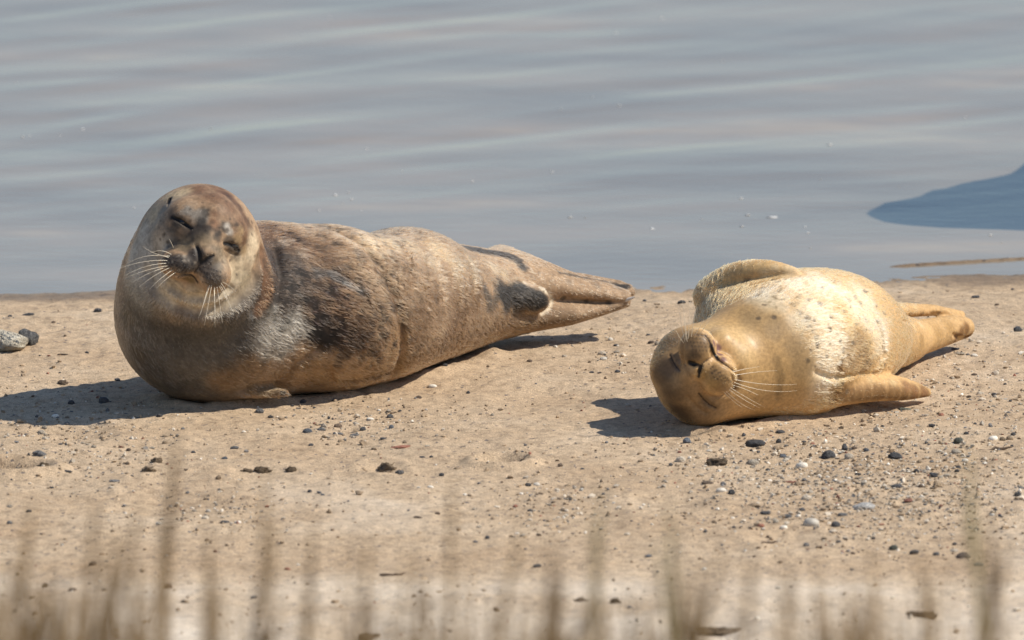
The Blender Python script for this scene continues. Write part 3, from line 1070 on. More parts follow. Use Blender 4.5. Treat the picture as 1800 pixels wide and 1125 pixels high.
    P(dense([(560, 672), (640, 665), (700, 645)], 14), 20, (0.25, 0.16, 0.08), 0.7, 0.5, 30, 71, 0.8)  # likewise painted darker along the unlit bottom of the shoulder
    P(dense([(985, 480), (1040, 490), (1095, 502)], 5), 5.5, (0.11, 0.088, 0.066), 0.8, 1.0, 90, 72, 0.7)
    P(dense([(1090, 503), (1104, 503)], 4), 6, (0.030, 0.026, 0.024), 0.9, 0.4, 90, 73, 0.6)
    P(dense([(950, 506), (964, 516), (970, 528), (965, 542), (952, 552)], 3), 4.5, (0.66, 0.55, 0.40), 0.85, 0.3, 90, 74, 0.6)
    P([(235, 440), (250, 410), (245, 480), (262, 450), (285, 430), (280, 480)], 26, (0.50, 0.46, 0.39), 0.85, 0.25, 18, 75, 0.8)
    P([(300, 515), (345, 525), (400, 515), (370, 530)], 24, (0.60, 0.51, 0.38), 0.8, 0.3, 20, 76, 0.8)
    col[:] = col * 0.94 + 0.06 * (col @ np.array([0.3, 0.55, 0.15]))[:, None]
    for k in range(70):                       # small dark flecks on brow, cheeks and neck
        x, y = r.uniform(275, 450), r.uniform(340, 480)
        P([(x, y)], r.uniform(1.8, 4.8), (0.075, 0.052, 0.036), r.uniform(0.35, 0.75), 0.8, 90, 1000 + k, 0.7)
    # fine mottling of the coat
    mo = sstep(0.05, 0.40, fbm(v, 62.0, 2, 231)) * 0.55 + sstep(0.10, 0.42, fbm(v, 130.0, 2, 232)) * 0.45
    reg = 0.28 + 0.5 * sstep(-0.50, -0.42, v[:, 0]) * (1 - sstep(-0.24, -0.12, v[:, 0])) * sstep(0.05, 0.16, v[:, 2])
    col *= (1 - reg * mo)[:, None]
    col *= (1 + 0.10 * sstep(0.15, 0.45, fbm(v, 80.0, 2, 233)))[:, None]
    blk = (0.012, 0.010, 0.010)
    for pts, rad in (([tuple(x) for x in ((304, 383), (316, 388), (328, 396), (336, 402))], 4.6), ([(394, 428), (404, 430), (413, 435), (420, 441)], 3.6),
                     ([(347, 435), (351, 446), (353, 458)], 3.9), ([(375, 449), (364, 455), (355, 462)], 3.0), ([(353, 462), (350, 468), (343, 477)], 1.7),
                     ([(330, 483), (336, 483), (343, 489), (348, 497)], 1.8), ([(302, 482), (314, 483), (330, 483)], 0.9), ([(297, 357), (299, 350)], 4.2)):
        P(dense(pts), rad, blk, 0.97, 0.12, 60, 50, 0.4)

    # ---- hair length and flow
    spine = body[:, :3]
    di = np.stack([((v - s) ** 2).sum(1) for s in spine[::2]], 1).argmin(1)
    tan_ = np.gradient(spine[::2], axis=0); tan_ /= np.linalg.norm(tan_, axis=1)[:, None]
    flow = tan_[di] + np.array([0, 0, -0.35])
    nose = at_y(352, 448, -1.17)
    hd = np.sqrt(((v - at_y(352, 430, -1.025)) ** 2).sum(1))
    away = (v - nose); away /= np.maximum(np.linalg.norm(away, axis=1), 1e-6)[:, None]
    wh = (1 - sstep(0.14, 0.24, hd))[:, None]
    flow = flow * (1 - wh) + away * wh + np.array([0, 0, -0.15])
    length = np.full(len(v), 0.0105)
    length *= 1 - 0.5 * sstep(0.0, 0.08, v[:, 0])
    length *= 1 - 0.74 * (1 - sstep(0.11, 0.19, hd))
    mz = np.sqrt(((v - at_y(348, 465, -1.16)) ** 2).sum(1))
    length *= 1 - 0.25 * (1 - sstep(0.05, 0.08, mz))
    lum = col.mean(1)
    length *= 0.25 + 0.75 * sstep(0.02, 0.05, lum)
    length[lum < 0.016] = 0
    front = 1 - sstep(-0.60, -0.36, v[:, 0])
    sleek = np.clip(front * 0.5, 0, 1)
    dens = (1 + 5.0 * (1 - sstep(0.11, 0.18, hd))) * np.where(nrm[:, 1] > 0.35, 0.3, 1.0) * np.where(nrm[:, 2] < -0.8, 0.1, 1.0)
    length *= 1 - 0.35 * front * (hd > 0.16)

    base_pt = (-0.35, -0.80, 0.0)
    root = empty('harbour_seal', base_pt)
    me = mesh_np('body', v - np.array(base_pt), q)
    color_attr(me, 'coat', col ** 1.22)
    float_attr(me, 'sleek', sleek)
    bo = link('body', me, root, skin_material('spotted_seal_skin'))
    vv = v - np.array(base_pt)
    cbright = float(globals().get('FUR_BRIGHT1', 1.0))
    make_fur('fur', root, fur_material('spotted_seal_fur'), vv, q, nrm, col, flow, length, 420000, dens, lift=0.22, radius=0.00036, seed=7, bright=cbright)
    # eyes behind the slits
    for pts in ([(310, 386), (322, 392), (331, 398)], [(400, 429), (409, 432), (415, 436)]):
        c = march(base, [pts[1]])[0] + FWD * 0.0165
        import bmesh
        bm = bmesh.new(); bmesh.ops.create_uvsphere(bm, u_segments=20, v_segments=12, radius=0.0125)
        em = bpy.data.meshes.new('eye'); bm.to_mesh(em); bm.free()
        eo = link('eye', em, root, EYE); eo.location = c - np.array(base_pt)
    # whiskers
    bp = np.array(base_pt)
    for rx, ry, tx, ty, dY, bend in ((296, 458, 208, 473, -0.02, 10), (294, 463, 220, 484, -0.02, 10), (298, 453, 224, 463, -0.01, 16), (297, 467, 220, 489, -0.02, 6),
                                     (300, 470, 244, 505, -0.02, 6), (304, 474, 263, 508, -0.02, 4), (300, 450, 251, 433, 0.0, -10), (310, 478, 275, 507, -0.02, 4),
                                     (302, 448, 262, 446, 0.0, 12), (305, 436, 297, 420, 0.0, 3), (292, 470, 232, 497, -0.02, 6),
                                     (372, 500, 359, 572, -0.02, -5), (377, 503, 378, 575, -0.02, -5), (381, 503, 391, 568, -0.02, 6), (386, 500, 411, 553, -0.02, 8),
                                     (390, 495, 415, 513, -0.01, 3), (369, 500, 349, 559, -0.02, -4), (376, 505, 379, 560, -0.03, 4), (384, 502, 403, 537, -0.02, 5), (366, 503, 352, 553, -0.03, -3),
                                     (388, 497, 404, 525, -0.02, 4)):
        a = march(base, [(rx, ry)])[0] + FWD * 0.002
        b = at_y(tx, ty, a[1] - 0.01 + dY)
        whisker(root, WHISKER, a - bp, b - bp, UP * (bend / PXM) + FWD * -0.01, 0.00062)
    for ax, ay, bx, by_, Y in ((1094, 530, 1116, 522, -0.225), (1090, 503, 1106, 504, -0.155), (1070, 497, 1086, 500, -0.15)):
        a = at_y(ax, ay, Y); b = at_y(bx, by_, Y - 0.006)
        me = tube_mesh('claw', np.stack([a + (b - a) * t for t in np.linspace(0, 1, 5)]) - bp, [0.0075, 0.0078, 0.0075, 0.0062, 0.002] if ax == 1096 else [0.004, 0.004, 0.0035, 0.0028, 0.001], 8)
        link('claw', me, root, CLAW if ax != 1090 else DARKCLAW)
    set_props(root, 'large brown spotted seal with raised tilted head and long body', 'seal', 'seals resting on the beach')
    return root, B


big, BIG = build_big_seal()


# ---------------------------------------------------------------- golden pup lying on its back
def build_pup():
    S = Sdf()
    body = spline([N4(1245, 660, -1.145, 0.084), N4(1300, 642, -1.10, 0.102), N4(1360, 615, -1.04, 0.126), N4(1410, 600, -0.98, 0.137), N4(1465, 591, -0.88, 0.125),
                   N4(1508, 592, -0.78, 0.099), N4(1545, 596, -0.66, 0.066), N4(1588, 598, -0.55, 0.038)], 20)
    S.add(chain(body), 0.02)
    S.add(ball(at_y(1228, 664, -1.15), 0.083), 0.03)
    S.add(ball(at_y(1262, 648, -1.135), 0.086), 0.03)
    S.add(ball(at_y(1292, 572, -0.95), 0.076), 0.08)           # far shoulder
    S.add(ball(at_y(1475, 628, -0.92), 0.078), 0.06)           # near haunch
    S.add(ball(at_y(1400, 650, -1.03), 0.085), 0.05)           # near shoulder
    # muzzle, bridge, jaw
    S.add(chain([N4(1206, 676, -1.205, 0.040), N4(1223, 650, -1.252, 0.026)]), 0.03)
    S.add(ellipsoid(at_y(1226, 614, -1.246), (0.036, 0.038, 0.040)), 0.008)
    S.add(ellipsoid(at_y(1260, 658, -1.246), (0.038, 0.038, 0.040)), 0.008)
    S.add(chain([N4(1268, 606, -1.195, 0.028), N4(1290, 630, -1.19, 0.030)]), 0.022)
    S.add(ball(at_y(1234, 646, -1.266), 0.015), 0.010)
    # brows and cheeks
    S.add(ball(at_y(1204, 630, -1.155), 0.054), 0.03)
    S.add(ball(at_y(1176, 652, -1.185), 0.030), 0.03)
    S.add(ball(at_y(1187, 639, -1.205), 0.015), 0.012)
    S.add(ball(at_y(1243, 704, -1.216), 0.016), 0.012)
    S.add(ball(at_y(1232, 715, -1.185), 0.032), 0.03)
    # hind flippers
    S.add(chain([N4(1572, 602, -0.58, 0.042), N4(1630, 590, -0.47, 0.032), N4(1672, 578, -0.39, 0.027), N4(1695, 576, -0.355, 0.020)], ((0, 1, 0), 0.75), at_y(1640, 588, -0.45)), 0.03)
    S.add(chain([N4(1540, 552, -0.58, 0.022), N4(1590, 545, -0.47, 0.0135), N4(1640, 545, -0.40, 0.0105), N4(1690, 553, -0.34, 0.007)], ((0, 1, 0), 0.5), at_y(1620, 549, -0.43)), 0.006)
    # near fore flipper on the sand
    S.add(chain(spline([N4(1425, 684, -1.05, 0.036), N4(1480, 682, -1.03, 0.0285), N4(1540, 680, -0.985, 0.0235), N4(1590, 684, -0.93, 0.0185), N4(1630, 690, -0.885, 0.0075)], 9),
                ((0, 1, 0.3), 0.6), at_y(1540, 682, -0.985)), 0.009)
    # far fore flipper laid over the chest
    S.add(chain(spline([N4(1254, 522, -0.93, 0.038), N4(1283, 496, -0.94, 0.032), N4(1322, 479, -0.975, 0.0235), N4(1364, 474, -0.995, 0.0155), N4(1398, 478, -1.005, 0.008)], 11),
                ((0, 1, 0), 0.75), at_y(1340, 485, -0.955)), 0.008)
    S.floor(-0.004, 0.02)
    lo, hi = (0.25, -1.30, -0.02), (0.95, -0.22, 0.34)
    base = Caster(S, lo, hi, 0.005)
    B = Sdf(); B.ops = list(S.ops)

    def cut(pts, r, k, sink=0.0):
        fn, a, b, P = groove(base, pts, r, k, sink)
        B.cut(fn, k, a, b)
    # eyes pressed shut
    cut([(1178, 624), (1183, 636), (1189, 645), (1195, 651)], [0.001, 0.0024, 0.0024, 0.0012], 0.005)
    cut([(1228, 691), (1236, 702), (1247, 711), (1259, 717)], [0.001, 0.0026, 0.0026, 0.001], 0.005)
    cut([(1210, 700), (1224, 716), (1240, 726)], 0.002, 0.008)
    # nostrils, philtrum, mouth
    cut([(1212, 637), (1220, 640), (1228, 641)], [0.0030, 0.0058, 0.0036], 0.004)
    cut([(1231, 644), (1229, 652), (1227, 661)], [0.0040, 0.0042, 0.0020], 0.004)
    cut([(1229, 642), (1236, 637), (1244, 632), (1251, 627)], 0.0022, 0.003)
    cut([(1222, 588), (1238, 589), (1246, 596), (1249, 604), (1250, 614), (1253, 626), (1261, 633), (1272, 640), (1282, 646), (1291, 653), (1298, 662)],
        [0.001, 0.002, 0.003, 0.004, 0.0052, 0.0056, 0.0046, 0.0036, 0.003, 0.0025, 0.001], 0.005)
    cut([(1286, 660), (1291, 672), (1288, 684), (1276, 692)], [0.002, 0.003, 0.003, 0.001], 0.006)
    cut([(1205, 592), (1200, 604), (1199, 622), (1203, 640)], [0.001, 0.003, 0.003, 0.001], 0.006)
    cut([(1220, 664), (1232, 684), (1252, 696), (1276, 694)], [0.0005, 0.0015, 0.002, 0.001], 0.010)
    # folds of the neck and creases round the flippers
    cut([(1318, 503), (1350, 494), (1380, 488), (1405, 484)], [0.001, 0.003, 0.003, 0.002], 0.005)
    cut([(1436, 655), (1462, 664), (1500, 660), (1540, 655)], [0.003, 0.004, 0.003, 0.002], 0.010)
    cut([(1470, 660), (1478, 640), (1492, 625)], [0.002, 0.003, 0.001], 0.006)
    cut([(1586, 562), (1610, 560), (1640, 552), (1668, 552)], [0.003, 0.004, 0.003, 0.002], 0.006)
    cut([(1676, 588), (1690, 596), (1702, 592)], [0.003, 0.005, 0.003], 0.006)
    cut([(1538, 560), (1552, 590), (1552, 625), (1535, 650)], [0.001, 0.003, 0.003, 0.001], 0.007)
    v, q, nrm = surface_nets(B, lo, hi, 0.0023)
    col = np.empty((len(v), 3))
    nn = fbm(v, 9.0, 3, 501)
    col[:] = np.array([0.60, 0.405, 0.205]) * (1 + 0.14 * nn[:, None])
    final = Caster((v, q))
    M = lambda *pts: march(final, list(pts))
    P = lambda pts, rad, rgb, s=1.0, noise=0.45, ns=30.0, seed=0, soft=0.55: paint(col, v, M(*pts), rad / PXM, rgb, s, noise, ns, seed, soft)
    cream = (0.80, 0.655, 0.46); gold = (0.52, 0.34, 0.15); honey = (0.40, 0.245, 0.10); wetc = (0.40, 0.30, 0.165)
    P([(1360, 520), (1400, 500), (1440, 500), (1480, 520), (1430, 550), (1460, 560), (1500, 540), (1470, 600), (1450, 620), (1440, 660), (1530, 560), (1520, 530), (1545, 580)], 44, cream, 0.95, 0.4, 24, 1, 0.8)
    P([(1340, 520), (1360, 545), (1400, 570)], 26, (0.62, 0.52, 0.37), 0.8, 0.8, 40, 2, 0.8)
    P([(1490, 560), (1510, 590), (1480, 545), (1520, 600)], 26, (0.60, 0.41, 0.19), 0.7, 0.5, 36, 3, 0.8)
    P([(1495, 610), (1515, 615), (1500, 630), (1520, 640), (1510, 600)], 24, (0.36, 0.25, 0.14), 0.75, 0.6, 40, 4, 0.8)
    P([(1482, 655), (1478, 645)], 9, (0.22, 0.11, 0.035), 0.8, 0.5, 60, 5, 0.7)
    # sleek damp throat and head; head shade and neck light painted over it
    tw = (0.36, 0.27, 0.145)
    P([(1300, 560), (1340, 575), (1370, 600), (1390, 640), (1390, 680), (1330, 650), (1350, 700), (1290, 560), (1260, 560)], 46, (0.54, 0.365, 0.175), 0.9, 0.2, 16, 6, 0.6)
    P([(1320, 560), (1360, 575), (1400, 610), (1410, 640)], 26, (0.37, 0.265, 0.145), 0.75, 0.35, 20, 7, 0.8)
    P([(1240, 575), (1270, 580), (1300, 590), (1310, 620)], 30, (0.62, 0.445, 0.235), 0.85, 0.3, 20, 8, 0.8)
    P([(1225, 545), (1240, 525), (1215, 555)], 20, (0.42, 0.34, 0.22), 0.7, 0.4, 30, 9, 0.8)
    P([(1180, 640), (1200, 690), (1170, 670), (1190, 600), (1230, 720), (1200, 720)], 38, (0.30, 0.205, 0.115), 0.92, 0.4, 20, 10, 0.8)
    P([(1178, 690), (1195, 725), (1165, 660)], 24, (0.155, 0.103, 0.058), 0.85, 0.5, 26, 11, 0.8)  # left of the head painted dark as its shaded side
    P([(1225, 680), (1205, 655), (1190, 672)], 15, (0.38, 0.275, 0.165), 0.6, 0.4, 40, 12, 0.8)
    P([(1226, 612), (1215, 622), (1235, 605), (1220, 600)], 22, (0.25, 0.168, 0.09), 0.9, 0.5, 60, 13, 0.7)  # upper whisker pad browned as if in shade
    P([(1218, 625), (1212, 630)], 9, (0.10, 0.072, 0.045), 0.7, 0.4, 50, 13, 0.8)
    P([(1258, 655), (1270, 665), (1248, 655), (1268, 680)], 20, (0.36, 0.235, 0.112), 0.88, 0.5, 60, 14, 0.7)
    P([(1238, 660), (1250, 672)], 12, (0.44, 0.29, 0.12), 0.7, 0.4, 50, 15, 0.8)
    P([(1256, 603), (1261, 612), (1264, 622), (1272, 632)], 7, (0.24, 0.135, 0.125), 0.9, 0.5, 60, 16, 0.6)
    P([(1286, 632), (1278, 622), (1300, 650)], 10, (0.46, 0.29, 0.12), 0.6, 0.4, 50, 17, 0.8)
    P([(1296, 668), (1292, 678)], 9, (0.17, 0.10, 0.045), 0.8, 0.4, 60, 18, 0.7)
    P(dense([(1366, 630), (1373, 660), (1368, 700)], 8), 9, (0.30, 0.205, 0.10), 0.65, 0.5, 40, 19, 0.8)  # neck fold given only as a painted dark band of shade
    # flippers
    P(dense([(1470, 692), (1540, 690), (1590, 694), (1625, 694)], 12), 19, (0.22, 0.122, 0.045), 0.92, 0.3, 40, 20, 0.8)  # shaded underside of the near flipper, put into the colour
    P([(1610, 690), (1625, 692), (1595, 680)], 13, (0.30, 0.165, 0.075), 0.8, 0.5, 50, 21, 0.8)
    P([(1480, 670), (1530, 668), (1570, 672)], 9, (0.55, 0.42, 0.24), 0.7, 0.5, 50, 22, 0.8)  # light along its top edge, painted
    P([(1280, 495), (1310, 478), (1340, 470), (1300, 500), (1360, 478)], 22, (0.55, 0.39, 0.20), 0.8, 0.5, 40, 23, 0.8)
    P([(1312, 494)], 8, (0.24, 0.165, 0.09), 0.7, 0.6, 60, 24, 0.7)
    P([(1360, 474), (1385, 470), (1345, 480)], 11, (0.66, 0.52, 0.33), 0.7, 0.5, 60, 25, 0.8)
    P([(1400, 470)], 8, (0.45, 0.29, 0.16), 0.8, 0.4, 60, 26, 0.7)
    P([(1690, 585), (1700, 578), (1680, 590), (1700, 590)], 14, (0.22, 0.115, 0.04), 0.9, 0.4, 50, 27, 0.7)
    P([(1620, 600), (1650, 585), (1600, 620), (1670, 575)], 20, (0.42, 0.27, 0.115), 0.7, 0.4, 40, 28, 0.8)
    P([(1605, 572), (1618, 570)], 12, (0.66, 0.52, 0.32), 0.7, 0.4, 50, 29, 0.8)
    P([(1600, 553), (1620, 553), (1650, 552)], 6, (0.26, 0.17, 0.09), 0.7, 0.5, 60, 30, 0.7)  # shade in the gap under the far hind flipper, painted
    r = np.random.default_rng(14)
    for k in range(90):                        # sand stuck in the damp coat
        x, y = r.uniform(1330, 1560), r.uniform(490, 690)
        if (x - 1330) < 90 and y > 560: continue
        P([(x, y)], r.uniform(2.0, 4.8), (0.17, 0.125, 0.08), r.uniform(0.5, 0.95), 0.6, 90, 600 + k, 0.6)
    P([(1442, 534)], 6.5, (0.30, 0.25, 0.19), 0.9, 0.5, 60, 31, 0.5)
    P([(1420, 527)], 4, (0.36, 0.30, 0.22), 0.8, 0.5, 60, 32, 0.5)
    P([(1424, 574), (1420, 560), (1428, 582)], 5, (0.25, 0.20, 0.14), 0.8, 0.9, 60, 33, 0.6)
    for k in range(26):
        x, y = r.normal(1372, 22), r.normal(524, 14)
        P([(x, y)], r.uniform(2, 4.5), (0.34, 0.26, 0.16), 0.7, 0.7, 90, 700 + k, 0.6)
    for row in range(4):                       # whisker pits
        for i in range(6):
            P([(1246 + i * 6.5 + row * 3, 640 + i * 5.0 + row * 8 - i * row)], 1.9, (0.10, 0.068, 0.04), 0.8, 0.2, 90, 800 + row * 8 + i, 0.6)
            P([(1212 + i * 6.0 + row * 2, 594 + row * 7 + i * 0.5)], 1.8, (0.10, 0.068, 0.045), 0.7, 0.2, 90, 850 + row * 8 + i, 0.6)
    for i in range(7):
        P([(1217 + i * 4, 588.5 + 0.3 * i)], 1.7, (0.07, 0.045, 0.045), 0.9, 0.1, 90, 900 + i, 0.5)
    P(dense([(1180, 628), (1186, 640), (1194, 650)]), 7, (0.21, 0.14, 0.078), 0.5, 0.4, 50, 51, 0.8)  # soft shade painted round both eyes to suggest depth
    P(dense([(1231, 694), (1243, 707), (1257, 715)]), 8, (0.21, 0.138, 0.072), 0.75, 0.4, 50, 52, 0.8)
    P(dense([(1200, 600), (1197, 620), (1203, 640), (1214, 662)]), 6, (0.22, 0.145, 0.078), 0.6, 0.4, 50, 53, 0.8)  # painted shade along the groove beside the muzzle
    blk = (0.010, 0.008, 0.007); umber = (0.060, 0.036, 0.020)
    for pts, rad, cc in (([(1178, 624), (1184, 637), (1189, 645), (1195, 652)], 1.3, umber), ([(1228, 691), (1237, 702), (1247, 711), (1259, 717)], 1.4, umber),
                         ([(1213, 637), (1220, 640)], 5.2, blk), ([(1220, 640), (1227, 641)], 3.0, blk), ([(1232, 644), (1230, 652)], 4.2, blk), ([(1230, 652), (1228, 662)], 2.6, blk),
                         ([(1232, 641), (1238, 636), (1245, 631), (1251, 627)], 1.2, umber), ([(1247, 600), (1250, 608)], 1.6, umber), ([(1250, 608), (1254, 619), (1262, 631)], 3.6, blk),
                         ([(1262, 632), (1270, 638), (1282, 646), (1292, 654)], 1.3, umber), ([(1238, 590), (1244, 595), (1248, 602)], 1.4, umber)):
        P(dense(pts), rad, cc, 0.97, 0.12, 60, 50, 0.45)

    # sleek (damp, combed) against fluffy dry hair
    def near(pts, rad):
        c = M(*pts)
        d = np.min(np.stack([np.sqrt(((v - z) ** 2).sum(1)) for z in c], 0), 0) / (rad / PXM)
        return 1 - sstep(0.75, 1.15, d + 0.25 * fbm(v, 30, 2, 77))
    sleek = near([(1235, 650), (1300, 590), (1340, 600), (1370, 630), (1385, 670), (1320, 650), (1330, 700), (1260, 700), (1250, 580), (1200, 620), (1190, 690), (1280, 560), (1330, 560)], 58)
    spine = body[:, :3]
    di = np.stack([((v - s) ** 2).sum(1) for s in spine], 1).argmin(1)
    tan_ = np.gradient(spine, axis=0); tan_ /= np.linalg.norm(tan_, axis=1)[:, None]
    flow = tan_[di] + np.array([0, 0, -0.3])
    nose = at_y(1230, 645, -1.27)
    hd = np.sqrt(((v - at_y(1235, 655, -1.15)) ** 2).sum(1))
    away = v - nose; away /= np.maximum(np.linalg.norm(away, axis=1), 1e-6)[:, None]
    wh = (1 - sstep(0.10, 0.19, hd))[:, None]
    flow = flow * (1 - wh) + away * wh
    length = np.full(len(v), 0.0082) * (1 - 0.50 * sleek)
    length *= 1 - 0.55 * (1 - sstep(0.08, 0.16, hd))
    lum = col.mean(1)
    length *= 0.3 + 0.7 * sstep(0.02, 0.06, lum)
    fl = np.maximum(sstep(0.74, 0.80, v[:, 0]) * (v[:, 2] < 0.12), ((v[:, 0] > 0.62) & (v[:, 1] < -0.86) & (v[:, 2] < 0.075)))
    length *= 1 - 0.6 * fl
    topfl = near([(1290, 478), (1330, 470), (1370, 468), (1395, 474)], 26)
    length *= 1 - 0.55 * topfl
    length[lum < 0.022] = 0
    base_pt = np.array((0.55, -0.95, 0.0))
    root = empty('harbour_seal.001', base_pt)
    me = mesh_np('body', v - base_pt, q)
    color_attr(me, 'coat', col ** 1.22)
    float_attr(me, 'sleek', sleek)
    link('body', me, root, skin_material('golden_seal_skin'))
    vv = v - base_pt
    dry = sleek < 0.5
    dens = (1 + 3.0 * (1 - sstep(0.08, 0.15, hd))) * np.where(nrm[:, 1] > 0.45, 0.35, 1.0) * np.where(nrm[:, 2] < -0.8, 0.1, 1.0)
    make_fur('fur', root, fur_material('golden_seal_fur'), vv, q, nrm, col, flow, length, 300000, dens, lift=0.30 - 0.16 * sleek, radius=0.00036, seed=9)
    for rx, ry, tx, ty, dY, bend in ((1204, 601, 1192, 535, 0.0, -6), (1206, 599, 1200, 526, 0.0, -6), (1210, 597, 1213, 524, 0.0, 3), (1215, 594, 1225, 533, 0.0, 5),
                                     (1202, 603, 1187, 579, -0.01, -3), (1208, 602, 1203, 548, 0.0, -2), (1222, 590, 1238, 561, 0.0, 2), (1230, 589, 1250, 558, 0.0, 2),
                                     (1290, 660, 1361, 657, -0.01, 3), (1291, 667, 1396, 681, -0.02, -8), (1290, 672, 1396, 692, -0.01, -14), (1284, 676, 1371, 731, -0.02, 14),
                                     (1272, 678, 1373, 739, -0.03, -5), (1275, 680, 1351, 731, -0.03, -8), (1269, 680, 1324, 727, -0.03, -12), (1280, 679, 1340, 722, -0.02, -2),
                                     (1288, 654, 1330, 650, -0.01, 2), (1266, 682, 1300, 722, -0.02, -5)):
        a = march(base, [(rx, ry)])[0] + FWD * 0.002
        b = at_y(tx, ty, a[1] - 0.01 + dY)
        if ty > 640:
            s = march(base, [(tx, ty)])[0]
            b = s + SUN * 0.008 - FWD * 0.006
        whisker(root, WHISKER, a - base_pt, b - base_pt, UP * (bend / PXM) - FWD * 0.012, 0.0006)
    set_props(root, 'small golden seal pup lying on its back with eyes shut', 'seal', 'seals resting on the beach')
    return root, B


pup, PUP = build_pup()


# ------------------------------------------------------------------ stones, shells, sticks and clods on the sand
MATS = {
    'black': stone_material('black_stone', (0.026, 0.026, 0.028), (0.095, 0.092, 0.092), 0.6, 2.7),
    'grey': stone_material('grey_stone', (0.085, 0.085, 0.085), (0.20, 0.19, 0.18), 0.7, 2.3),
    'blue': stone_material('blue_grey_stone', (0.055, 0.065, 0.080), (0.15, 0.165, 0.185), 0.6, 2.3),
    'white': stone_material('white_shell', (0.56, 0.50, 0.41), (0.76, 0.70, 0.59), 0.55, 1.8, 0.2),
    'pale': stone_material('pale_stone', (0.38, 0.32, 0.245), (0.56, 0.48, 0.37), 0.7, 1.8),
    'tan': stone_material('tan_stone', (0.28, 0.20, 0.12), (0.42, 0.31, 0.20), 0.75, 2.3),
    'brown': stone_material('brown_stone', (0.10, 0.070, 0.048), (0.20, 0.14, 0.095), 0.75, 2.7),
    'red': stone_material('reddish_stone', (0.22, 0.085, 0.050), (0.34, 0.15, 0.095), 0.75, 2.3),
    'olive': stone_material('olive_grey_stone', (0.075, 0.080, 0.060), (0.15, 0.155, 0.115), 0.7, 2.3),
    'clod': stone_material('damp_sand_clod', (0.19, 0.135, 0.084), (0.40, 0.295, 0.19), 0.95, 3.2, 0.8),
    'wood': stone_material('weathered_wood', (0.075, 0.052, 0.035), (0.17, 0.12, 0.08), 0.85, 2.7),
    'striated': stone_material('striated_shell', (0.20, 0.19, 0.18), (0.50, 0.48, 0.44), 0.6, 3.6),
    'crust': stone_material('crusted_stone', (0.55, 0.47, 0.34), (0.82, 0.75, 0.60), 0.85, 2.0, 0.9),
    'speck': stone_material('barnacled_stone', (0.03, 0.03, 0.03), (0.42, 0.40, 0.36), 0.8, 4.1, 0.8),
}
ROUND = [stone_mesh('pebble', 100 + i, 2, 0.14, 1.0, 0.0) for i in range(5)]
ANG = [stone_mesh('stone', 120 + i, 2, 0.20, 1.0, 0.8) for i in range(5)]
ROUGH = [stone_mesh('rough_stone', 140 + i, 3, 0.36, 1.0, 0.45, 1.9) for i in range(3)]
CLODS = [stone_mesh('clod', 160 + i, 3, 0.62, 1.0, 0.0, 2.6) for i in range(4)]
_variants = {}


def with_mat(me, mk):
    k = (me.name, mk)
    if k not in _variants:
        m = me.copy()
        m.materials.clear(); m.materials.append(MATS[mk])
        _variants[k] = m
    return _variants[k]


def place_stone(name, px, py, w, h, mk, shapes, label=None, cat='stone', group=None, rz=None, deep=0.75, bury=0.36):
    """w, h in photo pixels; the stone rests part-buried on the sand"""
    p = at_z(px, py, 0.0)
    for _ in range(3):
        p = at_z(px, py + h * 0.35, float(ground_z(p[0], p[1])))
    sc = PXM * D / (D + p[1] * CP)
    hw = 0.5 * w / sc
    d = hw * (2.0 if name == 'beach_rock' else deep) * (1 if h > 0.3 * w else 0.8)
    # seen height = h_real*cos + depth*sin
    hz = max(0.5 * h / sc / CP * (0.95 if name == 'beach_rock' else 1.15), 0.0022)
    o = bpy.data.objects.new(name, with_mat(random.choice(shapes), mk))
    COL.objects.link(o)
    o.location = (p[0], p[1] + d * 0.3, float(ground_z(p[0], p[1])) + hz * (1 - 2 * bury) * 0.9)
    o.scale = (hw, d, hz)
    o.rotation_euler = (random.uniform(-.12, .12), random.uniform(-.12, .12), rz if rz is not None else random.choice((0, math.pi)) + random.uniform(-.25, .25))
    set_props(o, label, cat, group)
    return o


